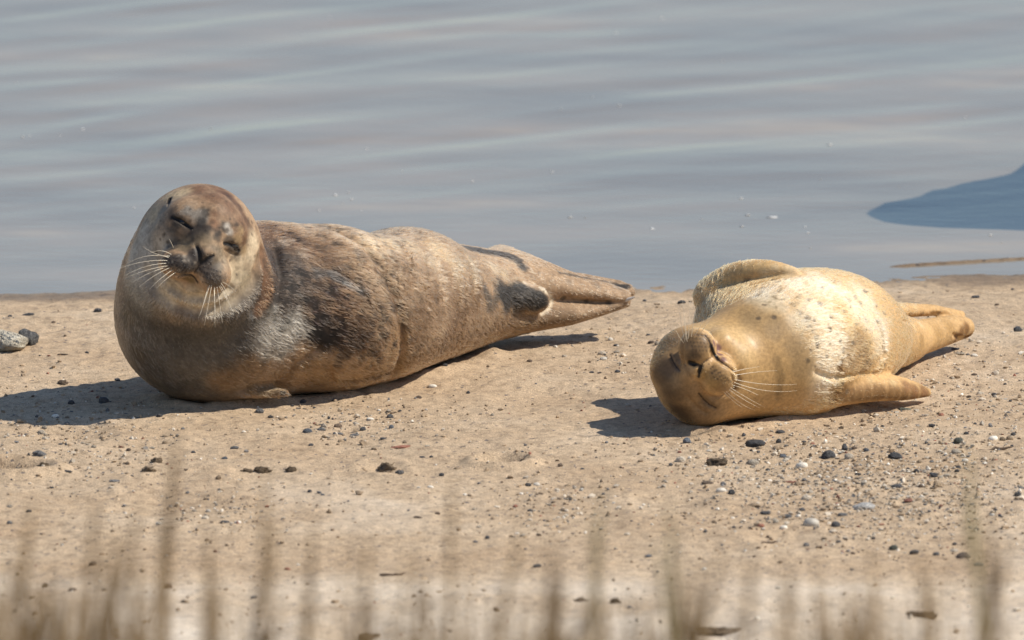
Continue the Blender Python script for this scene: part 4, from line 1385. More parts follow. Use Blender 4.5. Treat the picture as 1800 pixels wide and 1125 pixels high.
NAMED = [
    # px, py, w, h, material, shape, name, label
    (2, 595, 92, 40, 'crust', 'X', 'beach_rock', 'pale yellowish crusted rock cut by the left edge near the waterline'),
    (48, 589, 44, 40, 'speck', 'X', 'beach_rock', 'dark speckled rock leaning against the pale crusted rock at left'),
    (1327, 778, 42, 17, 'black', 'X', 'beach_stone', 'largest black speckled stone just below the pup seal\'s head'),
    (1208, 773, 18, 12, 'blue', 'A', 'beach_stone', 'dark bluish stone at the edge of the pup seal\'s shadow'),
    (1372, 759, 20, 7, 'black', 'A', 'beach_stone', 'thin dark stone lying right under the pup seal\'s whiskers'),
    (1369, 775, 12, 9, 'black', 'A', 'pebble', 'small black pebble right of the largest black speckled stone'),
    (1455, 798, 27, 19, 'black', 'X', 'beach_stone', 'rough black lump below the pup seal\'s belly beside a pale pebble'),
    (1485, 786, 13, 18, 'black', 'A', 'beach_stone', 'upright black chip above the rough black lump'),
    (1501, 787, 15, 9, 'brown', 'A', 'pebble', 'dark brown pebble touching the upright black chip'),
    (1523, 790, 10, 8, 'blue', 'R', 'pebble', 'small bluish pebble right of the dark brown pebble'),
    (1492, 802, 18, 12, 'pale', 'R', 'pebble', 'cream round pebble right of the rough black lump'),
    (1376, 801, 14, 9, 'blue', 'R', 'pebble', 'blue black pebble with sand below the black speckled stone'),
    (1575, 800, 27, 13, 'black', 'X', 'beach_stone', 'dark knobbly stone between the pup seal\'s fore flipper and the gravel'),
    (1637, 747, 16, 8, 'black', 'A', 'beach_stone', 'black stone on smooth sand under the tip of the pup\'s fore flipper'),
    (1686, 774, 20, 15, 'olive', 'R', 'beach_stone', 'rounded olive green stone near the right edge'),
    (1681, 793, 20, 9, 'pale', 'R', 'pebble', 'pale oval pebble just below the rounded olive green stone'),
    (1746, 770, 18, 10, 'white', 'R', 'shell', 'white shell in a row of tan pebbles near the right edge'),
    (1762, 771, 11, 9, 'tan', 'R', 'pebble', 'tan pebble right beside the white shell in the row'),
    (1775, 770, 13, 10, 'tan', 'R', 'pebble', 'rounded tan pebble ending the row by the right edge'),
    (1781, 763, 11, 7, 'black', 'A', 'pebble', 'black chip lying behind the tan pebble row'),
    (1779, 783, 8, 6, 'black', 'A', 'pebble', 'tiny black chip just under the tan pebble row'),
    (1642, 835, 16, 10, 'black', 'A', 'beach_stone', 'black angular stone left of a pale round pebble in the right gravel'),
    (1611, 828, 11, 9, 'black', 'A', 'pebble', 'black pebble up and left of the black angular stone'),
    (1577, 854, 24, 9, 'black', 'A', 'beach_stone', 'long flat black stone in the middle of the right gravel'),
    (1619, 853, 12, 8, 'brown', 'A', 'pebble', 'dark brown pebble left of the round tan pebble'),
    (1648, 851, 18, 14, 'tan', 'R', 'pebble', 'round tan pebble right of the dark brown pebble'),
    (1268, 863, 20, 10, 'white', 'R', 'shell', 'white shell fragment with a black stone against its right side'),
    (1285, 865, 14, 12, 'black', 'A', 'beach_stone', 'black wedge shaped stone beside the white shell fragment'),
    (1518, 887, 40, 16, 'striated', 'X', 'oyster_shell', 'flat grey striped shell lying amid the right gravel'),
    (1427, 917, 29, 18, 'white', 'R', 'beach_stone', 'bright white rounded stone, biggest white one on the sand'),
    (1469, 920, 17, 12, 'black', 'R', 'pebble', 'dark grey round pebble right of the bright white stone'),
    (1347, 901, 22, 8, 'black', 'A', 'beach_stone', 'flat black stone up left of the bright white stone'),
    (1384, 907, 18, 8, 'grey', 'R', 'pebble', 'grey oval pebble between the flat black stone and the white stone'),
    (1483, 904, 20, 7, 'grey', 'A', 'pebble', 'thin grey chip above the dark grey round pebble'),
    (1338, 922, 17, 8, 'red', 'A', 'pebble', 'reddish brown chip left of the bright white stone'),
    (1290, 926, 9, 6, 'black', 'A', 'pebble', 'small black pebble left of the reddish brown chip'),
    (1378, 927, 14, 8, 'white', 'R', 'shell', 'small white shell left of the bright white stone'),
    (1350, 943, 9, 8, 'brown', 'A', 'pebble', 'brown pebble standing above the dark brown twig'),
    (1352, 957, 30, 6, 'wood', 'S', 'twig', 'dark brown twig lying below the reddish chip'),
    (1417, 957, 11, 9, 'grey', 'R', 'pebble', 'grey pebble directly below the bright white stone'),
    (1571, 962, 17, 11, 'olive', 'R', 'pebble', 'olive grey domed pebble on the lower right sand'),
    (1607, 971, 20, 10, 'grey', 'A', 'beach_stone', 'grey wedge stone right of the olive grey pebble'),
    (1646, 972, 14, 7, 'grey', 'A', 'pebble', 'small grey chip between the grey wedge and the triangular stone'),
    (1693, 976, 30, 13, 'brown', 'A', 'beach_stone', 'dark triangular stone at the lower right'),
    (1720, 992, 22, 7, 'grey', 'A', 'beach_stone', 'flat dark stone just below the dark triangular stone'),
    (1388, 848, 26, 4, 'red', 'S', 'twig', 'orange brown splinter lying across the gravel below the pup'),
    (1750, 797, 62, 8, 'wood', 'S', 'stick', 'brown driftwood stick near the right edge'),
    (1598, 879, 22, 8, 'red', 'A', 'pebble', 'reddish flat chip right of the striped shell'),
    (1790, 868, 15, 11, 'black', 'A', 'beach_stone', 'black stone cut by the right edge beside the gravel'),
    (1789, 578, 18, 13, 'black', 'A', 'beach_stone', 'black stone at the right edge behind the pup\'s hind flippers'),
    (1716, 521, 17, 7, 'black', 'A', 'pebble', 'dark flat pebble on sand near the waterline at right'),
    (1752, 535, 9, 6, 'brown', 'A', 'pebble', 'small brown pebble below the dark flat pebble at right'),
    (1678, 613, 14, 6, 'black', 'A', 'pebble', 'dark chip under the tip of the pup\'s hind flipper'),
    (1688, 622, 24, 6, 'pale', 'A', 'shell', 'thin pale shell under the tip of the pup\'s hind flipper'),
    (1712, 624, 13, 7, 'white', 'R', 'shell', 'small white shell right of the thin pale shell'),
    (1750, 652, 14, 11, 'pale', 'R', 'pebble', 'pale round pebble on bare sand by the right edge'),
    (1712, 658, 14, 6, 'brown', 'A', 'pebble', 'dark flat chip left of the pale round pebble'),
    (1748, 693, 10, 8, 'black', 'A', 'pebble', 'lone black pebble right of the pup\'s fore flipper tip'),
    (1592, 719, 28, 6, 'olive', 'A', 'beach_stone', 'flat dark green chip under the pup\'s fore flipper'),
    (1260, 812, 32, 14, 'clod', 'C', 'sand_clod', 'crumbly brown sand clod between pale pebbles below the pup'),
    (1325, 811, 24, 13, 'pale', 'R', 'pebble', 'pale pinkish pebble right of the crumbly sand clod'),
    (1197, 808, 18, 13, 'pale', 'R', 'pebble', 'pale round pebble left of the crumbly sand clod'),
    (1213, 803, 8, 7, 'white', 'A', 'shell', 'tiny bright shell chip next to the pale round pebble'),
    (1410, 817, 22, 12, 'white', 'R', 'shell', 'worn white shell below the cream round pebble'),
    (1365, 788, 14, 10, 'tan', 'R', 'pebble', 'tan pebble above the blue black pebble'),
    (1508, 833, 14, 6, 'black', 'A', 'pebble', 'black flake alone on smooth sand in the right gravel'),
    (1242, 848, 24, 6, 'brown', 'A', 'pebble', 'long brown pebble above the white shell fragment'),
    (1418, 874, 18, 11, 'pale', 'R', 'pebble', 'pale pebble between the black wedge and the striped shell'),
    (1325, 887, 20, 9, 'tan', 'R', 'pebble', 'tan pebble above the flat black stone'),
    (540, 756, 18, 11, 'blue', 'R', 'beach_stone', 'smooth bluish grey stone in front of the large seal'),
    (594, 748, 16, 9, 'brown', 'R', 'pebble', 'brown oval pebble right of the smooth bluish stone'),
    (651, 736, 15, 6, 'white', 'R', 'shell', 'white oval shell in front of the large seal\'s flank'),
    (686, 731, 13, 9, 'grey', 'R', 'pebble', 'grey pebble right of the white oval shell'),
    (638, 752, 13, 8, 'black', 'A', 'pebble', 'black chip below the white oval shell'),
    (688, 750, 11, 8, 'blue', 'A', 'pebble', 'dark bluish chip below the grey pebble'),
    (565, 754, 20, 7, 'grey', 'A', 'pebble', 'cluster of grey slate chips right of the bluish stone'),
    (596, 762, 18, 5, 'grey', 'A', 'pebble', 'grey slate flake below the brown oval pebble'),
    (624, 764, 22, 6, 'grey', 'A', 'pebble', 'long grey slate flake below the black chip'),
    (533, 706, 14, 8, 'black', 'A', 'pebble', 'black wedge pebble close under the large seal\'s belly'),
    (588, 697, 12, 5, 'black', 'A', 'pebble', 'flat black pebble tucked under the large seal\'s flank'),
    (736, 698, 13, 7, 'brown', 'A', 'pebble', 'dark pebble alone on sand below the large seal\'s middle'),
    (703, 722, 9, 5, 'black', 'A', 'pebble', 'tiny black pebble right above the grey pebble'),
    (674, 770, 15, 4, 'black', 'A', 'pebble', 'thin black sliver left of the red chip'),
    (703, 782, 42, 7, 'red', 'A', 'brick_chip', 'red brick coloured flat chip on the sand'),
    (546, 779, 10, 6, 'black', 'A', 'pebble', 'small black chip below the bluish stone'),
    (681, 815, 32, 20, 'clod', 'C', 'sand_clod', 'upright dark sand clod below the red chip'),
    (921, 811, 17, 12, 'clod', 'C', 'sand_clod', 'brown clod beside the hollow in the middle of the sand'),
    (985, 817, 11, 8, 'brown', 'A', 'pebble', 'brown pebble right of the hollow'),
    (777, 834, 11, 8, 'black', 'A', 'pebble', 'black pebble between the upright clod and the hollow'),
    (742, 803, 13, 4, 'black', 'A', 'pebble', 'thin black chip right of the upright clod'),
    (758, 805, 8, 4, 'black', 'A', 'pebble', 'small black chip next to the thin black chip'),
    (703, 830, 14, 6, 'grey', 'C', 'pebble', 'grey crumb right under the upright clod'),
    (929, 852, 14, 8, 'black', 'A', 'pebble', 'black pebble touching a white one in the middle of the sand'),
    (943, 851, 13, 8, 'white', 'R', 'shell', 'white shell touching a black pebble'),
    (1002, 877, 9, 6, 'black', 'A', 'pebble', 'small black pebble right of the black and white pair'),
    (932, 897, 13, 6, 'black', 'A', 'pebble', 'flat black pebble below the black and white pair'),
    (757, 855, 12, 6, 'white', 'R', 'shell', 'white shell chip on bare sand below the large seal\'s tail'),
    (690, 1011, 46, 7, 'wood', 'S', 'stick', 'short dark stick on the near sand'),
    (1140, 979, 15, 6, 'blue', 'A', 'pebble', 'dark bluish flake on the near sand right of centre'),
    (857, 944, 12, 9, 'black', 'A', 'pebble', 'dark pebble on near sand left of a thin grass stalk'),
    (836, 949, 12, 5, 'blue', 'A', 'pebble', 'bluish flake left of the dark pebble on near sand'),
    (943, 994, 18, 6, 'black', 'A', 'pebble', 'dark flake right of the short dark stick'),
    (1060, 868, 8, 5, 'grey', 'A', 'pebble', 'small grey pebble on pale grit in the middle'),
    (735, 908, 20, 6, 'brown', 'A', 'pebble', 'brown flat pebble above the short dark stick'),
    (70, 796, 25, 13, 'grey', 'X', 'beach_stone', 'angular grey stone left of the large seal\'s shadow'),
    (125, 707, 15, 9, 'black', 'A', 'pebble', 'black pebble lying inside the large seal\'s shadow'),
    (182, 703, 20, 13, 'black', 'R', 'beach_stone', 'larger black stone inside the large seal\'s shadow'),
    (97, 731, 15, 9, 'white', 'R', 'pebble', 'white pebble inside the large seal\'s shadow'),
    (73, 760, 14, 9, 'pale', 'R', 'pebble', 'pale pebble just below the large seal\'s shadow'),
    (78, 749, 11, 8, 'pale', 'R', 'pebble', 'small pale pebble at the shadow\'s lower edge'),
    (280, 730, 13, 9, 'black', 'A', 'pebble', 'black pebble in front of the large seal\'s chest'),
    (456, 709, 17, 11, 'grey', 'R', 'beach_stone', 'grey oval stone in front of the large seal\'s fore flipper'),
    (476, 732, 13, 7, 'black', 'A', 'pebble', 'black flake below the grey oval stone'),
    (49, 553, 28, 7, 'black', 'A', 'beach_stone', 'flat black stone near the waterline at left'),
    (18, 555, 11, 5, 'black', 'A', 'pebble', 'small dark stone left of the flat black stone'),
    (172, 545, 16, 10, 'black', 'X', 'beach_stone', 'dark rough stone between the waterline and the large seal'),
    (94, 564, 9, 5, 'brown', 'A', 'pebble', 'brown pebble below the flat black stone'),
    (110, 626, 20, 4, 'wood', 'S', 'twig', 'thin dark twig on the sand left of the large seal'),
    (153, 617, 9, 6, 'black', 'A', 'pebble', 'black pebble right of the thin dark twig'),
    (110, 672, 16, 8, 'brown', 'C', 'pebble', 'dark crumb just above the large seal\'s shadow'),
    (207, 667, 14, 7, 'black', 'A', 'pebble', 'black stone at the upper edge of the large seal\'s shadow'),
    (262, 825, 24, 10, 'clod', 'C', 'sand_clod', 'dark crumbling clod at the lower left behind the grass'),
    (276, 809, 18, 9, 'clod', 'C', 'sand_clod', 'smaller clod up right of the crumbling clod'),
    (118, 825, 22, 5, 'black', 'A', 'beach_stone', 'flat black stone right of the dark hollow at left'),
    (78, 826, 18, 8, 'clod', 'C', 'sand_clod', 'brown clod at the right end of the dark hollow'),
    (200, 845, 24, 5, 'grey', 'A', 'pebble', 'long thin grey stone below the flat black stone at left'),
    (90, 856, 12, 5, 'black', 'A', 'pebble', 'black chip left of the long thin grey stone'),
    (17, 918, 14, 9, 'grey', 'A', 'pebble', 'dark grey pebble by the left edge above the grass'),
    (397, 917, 18, 5, 'black', 'A', 'pebble', 'flat dark pebble on whitish grit at left'),
    (418, 917, 14, 6, 'white', 'R', 'shell', 'white shell chip right of the flat dark pebble'),
    (163, 990, 18, 8, 'brown', 'A', 'beach_stone', 'brown stone among the grass stalks at left'),
    (296, 1030, 17, 11, 'brown', 'R', 'beach_stone', 'dark brown stone on near sand among the left stalks'),
    (325, 1057, 15, 7, 'tan', 'C', 'sand_clod', 'small clod below the dark brown stone'),
    (128, 1036, 17, 6, 'brown', 'A', 'pebble', 'brown flake low on the left between stalks'),
    (512, 821, 18, 10, 'clod', 'C', 'sand_clod', 'clod at the right end of the broken crust ridge'),
    (460, 829, 26, 9, 'clod', 'C', 'sand_clod', 'broken crust lump left of the ridge\'s end clod'),
    (435, 827, 18, 6, 'clod', 'C', 'sand_clod', 'flat crust lump at the left end of the ridge'),
    (412, 787, 20, 6, 'grey', 'A', 'pebble', 'grey flake on sand between the seal\'s shadow and the crust ridge'),
    (395, 805, 12, 6, 'blue', 'A', 'pebble', 'bluish pebble above the crust ridge'),
    (340, 794, 10, 5, 'black', 'A', 'pebble', 'black chip above the smaller clod at left'),
    (545, 863, 9, 7, 'black', 'A', 'pebble', 'black pebble below the crust ridge'),
    (567, 869, 10, 5, 'blue', 'A', 'pebble', 'bluish chip right of the black pebble below the ridge'),
    (1058, 620, 16, 9, 'pale', 'R', 'pebble', 'pale pebble right of the large seal\'s tail shadow'),
    (1061, 632, 14, 7, 'white', 'R', 'shell', 'white shell below the pale pebble near the tail shadow'),
    (1085, 652, 11, 7, 'black', 'A', 'pebble', 'black pebble on sand between the two seals'),
    (1054, 655, 9, 4, 'brown', 'A', 'pebble', 'brown chip left of the black pebble between the seals'),
    (1073, 596, 11, 8, 'white', 'R', 'shell', 'white shell behind the pale pebble near the tail shadow'),
    (1083, 607, 12, 5, 'black', 'A', 'pebble', 'dark chip between the white and pale pebbles'),
    (1040, 655, 10, 4, 'black', 'A', 'pebble', 'thin dark chip between the two seals'),
    (931, 634, 10, 5, 'brown', 'R', 'pebble', 'brown pebble under the large seal\'s tail shadow'),
    (760, 678, 18, 8, 'white', 'R', 'shell', 'white curved shell near the large seal\'s belly'),
    (782, 643, 12, 5, 'black', 'A', 'pebble', 'dark pebble against the large seal\'s hind body'),
    (823, 690, 8, 6, 'black', 'A', 'pebble', 'black pebble below the large seal\'s hind body'),
    (1198, 531, 18, 7, 'black', 'A', 'pebble', 'dark pebble behind the pup seal\'s whiskers'),
    (1139, 588, 9, 5, 'black', 'A', 'pebble', 'dark pebble left of the pup seal\'s head'),
    (1145, 601, 12, 7, 'brown', 'R', 'pebble', 'brown pebble below the dark pebble left of the pup\'s head'),
    (1155, 603, 10, 9, 'pale', 'R', 'pebble', 'pale pebble touching the brown one left of the pup\'s head'),
    (1088, 651, 6, 5, 'black', 'A', 'pebble', 'tiny black pebble between the two seals'),
    (1620, 1080, 44, 14, 'clod', 'C', 'sand_clod', 'blurred clod at the bottom right'),
    (1265, 1110, 70, 14, 'clod', 'C', 'sand_clod', 'wide dark clod at the bottom of the frame'),
    (650, 1120, 40, 12, 'clod', 'C', 'sand_clod', 'dark clod at the bottom left of centre'),
    (1082, 1056, 17, 10, 'clod', 'C', 'sand_clod', 'small dark clod right of the darkest grass stalk'),
    (1020, 1053, 30, 8, 'clod', 'C', 'sand_clod', 'low clod beside the darkest grass stalk'),
]
stick_me = None


def make_stick_mesh(seed):
    r = np.random.default_rng(seed)
    t = np.linspace(-1, 1, 9)
    P = np.stack([t, 0.05 * np.sin(t * 3 + seed) + 0.02 * r.normal(size=9), 0.04 * r.normal(size=9)], 1)
    R = np.array([0.55, 0.95, 1, 0.9, 1.05, 0.9, 1.0, 0.8, 0.35])
    return P, R


def place_stick(name, px, py, w, h, mk, label, seed):
    p = at_z(px, py, 0.0)
    gz = float(ground_z(p[0], p[1]))
    sc = PXM * D / (D + p[1] * CP)
    P, R = make_stick_mesh(seed)
    me = tube_mesh('stick', P * (0.5 * w / sc), R * max(0.32 * h / sc, 0.0018), 7)
    # end caps
    import bmesh
    bm = bmesh.new(); bm.from_mesh(me)
    bmesh.ops.holes_fill(bm, edges=[e for e in bm.edges if e.is_boundary])
    bm.to_mesh(me); bm.free()
    o = link(name, me, None, MATS[mk])
    o.location = (p[0], p[1], gz + 0.35 * h / sc)
    o.rotation_euler = (0, -0.05, 0.25 if px > 1700 else 0.05)
    set_props(o, label, 'stick')


for px, py, w, h, mk, sh, nm, lab in NAMED:
    if sh == 'S':
        place_stick(nm, px, py, w, h, mk, lab, int(px))
        continue
    shapes = {'R': ROUND, 'A': ANG, 'X': ROUGH, 'C': CLODS}[sh]
    cat = {'oyster_shell': 'shell', 'shell': 'shell', 'sand_clod': 'clod', 'pebble': 'pebble', 'brick_chip': 'brick chip', 'beach_rock': 'rock'}.get(nm, 'stone')
    place_stone(nm, px, py, w, h, mk, shapes, lab, cat, {'shell': 'shells scattered on the beach', 'clod': 'sand clods on the beach'}.get(cat, 'stones and pebbles on the beach'))

# further small pebbles: those that show largest as things, the rest as grit
taken = [(a, b, c) for a, b, c, *_ in NAMED]


def gravel_density(px, py):
    d = 0.02
    d = d + 1.0 * np.exp(-((px - 1540) / 260) ** 2 - ((py - 850) / 85) ** 2)
    d = d + 0.55 * np.exp(-((px - 640) / 110) ** 2 - ((py - 745) / 32) ** 2)
    d = d + 0.45 * np.exp(-((px - 970) / 90) ** 2 - ((py - 900) / 45) ** 2)
    d = d + 0.35 * np.exp(-((px - 120) / 170) ** 2 - ((py - 770) / 70) ** 2)
    d = d + 0.22 * np.exp(-((px - 1080) / 90) ** 2 - ((py - 625) / 40) ** 2)
    d = d + 0.35 * np.exp(-((px - 1680) / 160) ** 2 - ((py - 690) / 60) ** 2)
    d = d + 0.40 * np.exp(-((px - 380) / 130) ** 2 - ((py - 905) / 40) ** 2)
    d = d + 0.25 * np.exp(-((px - 1240) / 130) ** 2 - ((py - 790) / 40) ** 2)
    return d


def on_sand(px, py):
    row = np.interp(px, [0, 200, 500, 1000, 1250, 1500, 1800], [528, 522, 514, 503, 503, 499, 491])
    return py > row


AREAS = [
    (lambda x, y: x > 1130 and y < 735, 'on the smooth sand round the pup seal', 'pebbles round the pup seal'),
    (lambda x, y: x > 1130 and y < 1000, 'in the gravel below the pup seal', 'pebbles in the gravel below the pup seal'),
    (lambda x, y: x <= 1130 and y < 720, 'on the sand close round the large seal', 'pebbles round the large seal'),
    (lambda x, y: x <= 1130 and y < 870, 'on the sand in front of the large seal', 'pebbles in front of the large seal'),
    (lambda x, y: True, 'on the near sand behind the blurred grass', 'pebbles behind the blurred grass'),
]
STOP = set('just at lying right left below beside above touching with against between under up amid from behind in on across directly near alone tucked close ending standing among low cut leaning by inside next where biggest of into'.split())


def short(lab):
    out = []
    for w in lab.replace(',', '').split():
        if w in STOP and out: break
        out.append(w)
    return ' '.join(out)


_sh = [short(n[7]) for n in NAMED]
ANCHORS = [(n[0], n[1], t) for n, t in zip(NAMED, _sh) if _sh.count(t) == 1 and len(t.split()) >= 2 and 'seal' not in t]
used_labels = set()


def tell_apart(word, x, y):
    for a, b, t in sorted(ANCHORS, key=lambda k: math.hypot(k[0] - x, (k[1] - y) * 2)):
        dx, dy = x - a, (y - b) * 2
        if abs(dx) > 2.2 * abs(dy): d = 'right of' if dx > 0 else 'left of'
        elif abs(dy) > 2.2 * abs(dx): d = 'in front of' if dy > 0 else 'behind'
        else: d = ('in front and ' if dy > 0 else 'behind and ') + ('right of' if dx > 0 else 'left of')
        lab = 'tiny %s pebble %s the %s' % (word, d, t)
        if lab not in used_labels and len(lab.split()) <= 16:
            used_labels.add(lab)
            return lab


KIND = [('black', 'A', 'black', 0.20), ('grey', 'A', 'grey', 0.14), ('white', 'R', 'white', 0.12), ('pale', 'R', 'pale', 0.26), ('tan', 'R', 'tan', 0.12), ('brown', 'A', 'brown', 0.09), ('red', 'A', 'reddish', 0.05)]
n_small = 0
tries = 0
while n_small < 118 and tries < 20000:
    tries += 1
    x, y = random.uniform(5, 1795), random.uniform(500, 1060)
    if random.random() > gravel_density(x, y) or not on_sand(x, y):
        continue
    w = random.uniform(6.5, 12)
    if any(abs(x - a) < (w + c) * 0.6 + 2 and abs(y - b) < 9 for a, b, c in taken):
        continue
    p = at_z(x, y, 0.0)
    q = np.array([[p[0], p[1], 0.012]])
    if BIG(q)[0] < 0.03 or PUP(q)[0] < 0.03:
        continue
    hid = rays([x], [y])[0]
    q = np.stack([CAM + hid * t for t in np.linspace(31.0, 33.5, 60)])
    if (BIG(q) < 0).any() or (PUP(q) < 0).any():
        continue
    taken.append((x, y, w))
    mk, sh, word, _ = random.choices(KIND, [k[3] for k in KIND])[0]
    for f, where, grp in AREAS:
        if f(x, y):
            break
    place_stone('pebble', x, y, w, w * random.uniform(0.42, 0.7), mk, {'R': ROUND, 'A': ANG}[sh], tell_apart(word, x, y), 'pebble', '%s %s' % (word, grp))
    n_small += 1

# grit, shell crumbs and sand crumbs too small to pick apart
tet = np.array([[0, 0, 1.0], [0.94, 0, -0.33], [-0.47, 0.82, -0.33], [-0.47, -0.82, -0.33], [0.3, 0.6, 0.5], [-0.6, -0.1, 0.55]])
ico = None
import bmesh as _bm
b_ = _bm.new(); _bm.ops.create_icosphere(b_, subdivisions=1, radius=1.0)
IV = np.array([v.co[:] for v in b_.verts]); IF = np.array([[v.index for v in f.verts] for f in b_.faces]); b_.free()


def grit(name, count, wlo, whi, mk, label, dens_floor, seed, flat=0.6):
    r = np.random.default_rng(seed)
    count = int(count * 1.35)
    x = r.uniform(-350, 2150, count * 12); y = r.uniform(470, 1160, count * 12)
    d = gravel_density(x, y) + dens_floor + 0.13 * fbm(np.stack([x / 160, y / 50, x * 0], 1), 1.0, 3, seed)
    ok = (r.random(len(x)) < d * 0.8) & on_sand(x, y)
    x, y = x[ok][:count], y[ok][:count]
    dd = rays(x, y)
    t = (0.0 - CAM[2]) / dd[:, 2]
    P = CAM[None] + dd * t[:, None]
    P[:, 2] = ground_z(P[:, 0], P[:, 1])
    q = P + np.array([0, 0, 0.01])
    ok = (BIG(q) > 0.008) & (PUP(q) > 0.008)
    P = P[ok]; n = len(P)
    s = r.uniform(wlo, whi, n) / PXM * 0.5 * np.exp(0.3 * r.normal(size=n))
    a = r.uniform(0, 2 * math.pi, n)
    V = IV[None] * (1 + 0.28 * r.normal(size=(n, len(IV), 1)))
    V = V * np.stack([s, s * r.uniform(0.6, 1.0, n), s * r.uniform(0.4, 0.9, n) * flat / 0.6], 1)[:, None]
    ca, sa = np.cos(a)[:, None], np.sin(a)[:, None]
    W = np.stack([V[:, :, 0] * ca - V[:, :, 1] * sa, V[:, :, 0] * sa + V[:, :, 1] * ca, V[:, :, 2]], 2)
    W += P[:, None] + np.array([0, 0, 1])[None, None] * (s * 0.25)[:, None, None]
    F = (IF[None] + (np.arange(n) * len(IV))[:, None, None]).reshape(-1, 3)
    me = mesh_np(name, W.reshape(-1, 3), F, False)
    o = link(name, me, None, MATS[mk])
    set_props(o, label, 'grit', kind='stuff')


grit('dark_grit', 170, 2.5, 5.5, 'black', 'scattered black grit on the sand', 0.02, 31)
grit('grey_grit', 900, 2.0, 5.5, 'grey', 'scattered grey grit on the sand', 0.0, 32)
grit('shell_crumbs', 900, 2.0, 6.0, 'white', 'scattered white shell crumbs on the sand', -0.02, 33)
grit('pale_grit', 2300, 2.5, 7.5, 'pale', 'scattered pale grit on the sand', -0.04, 34)
grit('tan_grit', 1900, 2.5, 7.0, 'tan', 'scattered tan grit on the sand', 0.0, 35)
grit('sand_crumbs', 1100, 2.5, 7.5, 'clod', 'loose damp sand crumbs on the beach', 0.03, 36)
grit('red_grit', 250, 2.5, 5.5, 'red', 'scattered reddish grit on the sand', 0.0, 37)

# bits of foam and floating shell on the still water
r = np.random.default_rng(77)
FOAM = stone_material('foam', (0.70, 0.68, 0.64), (0.82, 0.80, 0.77), 0.5, 30, 0.1)
vs_, fs_ = [], []
spots = [(40, 240, 9), (52, 238, 6), (145, 228, 8), (105, 237, 5), (1082, 60, 9), (1163, 34, 7), (985, 192, 10), (1088, 186, 8), (1040, 171, 6), (1302, 349, 14), (1313, 378, 16), (1356, 382, 34),
         (1304, 398, 12), (1458, 255, 16), (1697, 205, 8), (1002, 382, 12), (1028, 383, 7), (970, 302, 10), (588, 342, 12), (618, 350, 9), (612, 337, 6), (1740, 414, 12), (830, 318, 8), (644, 260, 8), (370, 225, 7),
         (28, 146, 6), (580, 34, 7), (1270, 109, 6), (800, 455, 8), (1146, 402, 10), (1420, 410, 8), (1234, 385, 6), (560, 370, 7)]
for i in range(10):
    spots.append((r.uniform(0, 1800), r.uniform(300, 480), r.uniform(3, 6)))
for x, y, w in spots:
    p = at_z(x, y, WATER_Z)
    if p[1] < shore_y(p[0]) + 0.03: continue
    z = float(water_z(np.array([p[0]]), np.array([p[1]]))[0])
    s = 0.27 * w / PXM
    V = IV * (1 + 0.25 * r.normal(size=(len(IV), 1))) * np.array([s * 1.3, s * 1.0, max(s * 0.15, 0.0008)])
    fs_.append(IF + 12 * len(vs_)); vs_.append(V + np.array([p[0], p[1], z + 0.0008]))
fo = link('foam_flecks', mesh_np('foam_flecks', np.vstack(vs_), np.vstack(fs_), True), None, FOAM)
set_props(fo, 'small white foam flecks floating on the water', 'foam', kind='stuff')


# ------------------------------------------------------------------ grass on the bank close in front of the camera's view
def grass_material(name, a, b):
    m, nt, out = new_mat(name)
    L = nt.links.new
    oi = nd(nt, 'ShaderNodeObjectInfo')
    tc = nd(nt, 'ShaderNodeTexCoord')
    n = nd(nt, 'ShaderNodeTexNoise', Scale=9.0, Detail=3.0); L(tc.outputs['Object'], n.inputs['Vector'])
    ad = nd(nt, 'ShaderNodeMath', operation='ADD'); L(n.outputs[0], ad.inputs[0])
    mr = nd(nt, 'ShaderNodeMapRange'); mr.inputs[3].default_value = -0.2; mr.inputs[4].default_value = 0.2
    L(oi.outputs['Random'], mr.inputs[0]); L(mr.outputs[0], ad.inputs[1])
    r = ramp(nt, [(0.3, a), (0.7, b)]); L(ad.outputs[0], r.inputs[0])
    d = nd(nt, 'ShaderNodeBsdfPrincipled'); d.inputs['Roughness'].default_value = 0.6
    L(r.outputs[0], d.inputs['Base Color'])
    t = nd(nt, 'ShaderNodeBsdfTranslucent'); L(r.outputs[0], t.inputs['Color'])
    mx = nd(nt, 'ShaderNodeMixShader'); mx.inputs[0].default_value = 0.3
    L(d.outputs[0], mx.inputs[1]); L(t.outputs[0], mx.inputs[2]); L(mx.outputs[0], out.inputs[0])
    return m


DRYG = grass_material('dry_grass', (0.22, 0.140, 0.060), (0.46, 0.31, 0.145))
GREENG = grass_material('green_grass', (0.24, 0.20, 0.10), (0.44, 0.37, 0.21))
DARKG = grass_material('dark_dry_grass', (0.11, 0.070, 0.030), (0.25, 0.165, 0.075))


def blade(root, tip, w, bow, r, segs=9):
    """one stalk with a leaf sheath: tapered, four-sided, slightly bowed"""
    t = np.linspace(0, 1, segs)
    side = np.array([r.normal(), r.normal(), 0.0]); side /= max(np.linalg.norm(side), 1e-6)
    P = root + (tip - root) * t[:, None] + side * (bow * t ** 2 * (1.15 - t))[:, None]
    R = w * 0.5 * (1.0 - 0.55 * t) * (1 + 0.12 * np.sin(t * 14))
    R[-1] = w * 0.08
    return P, R


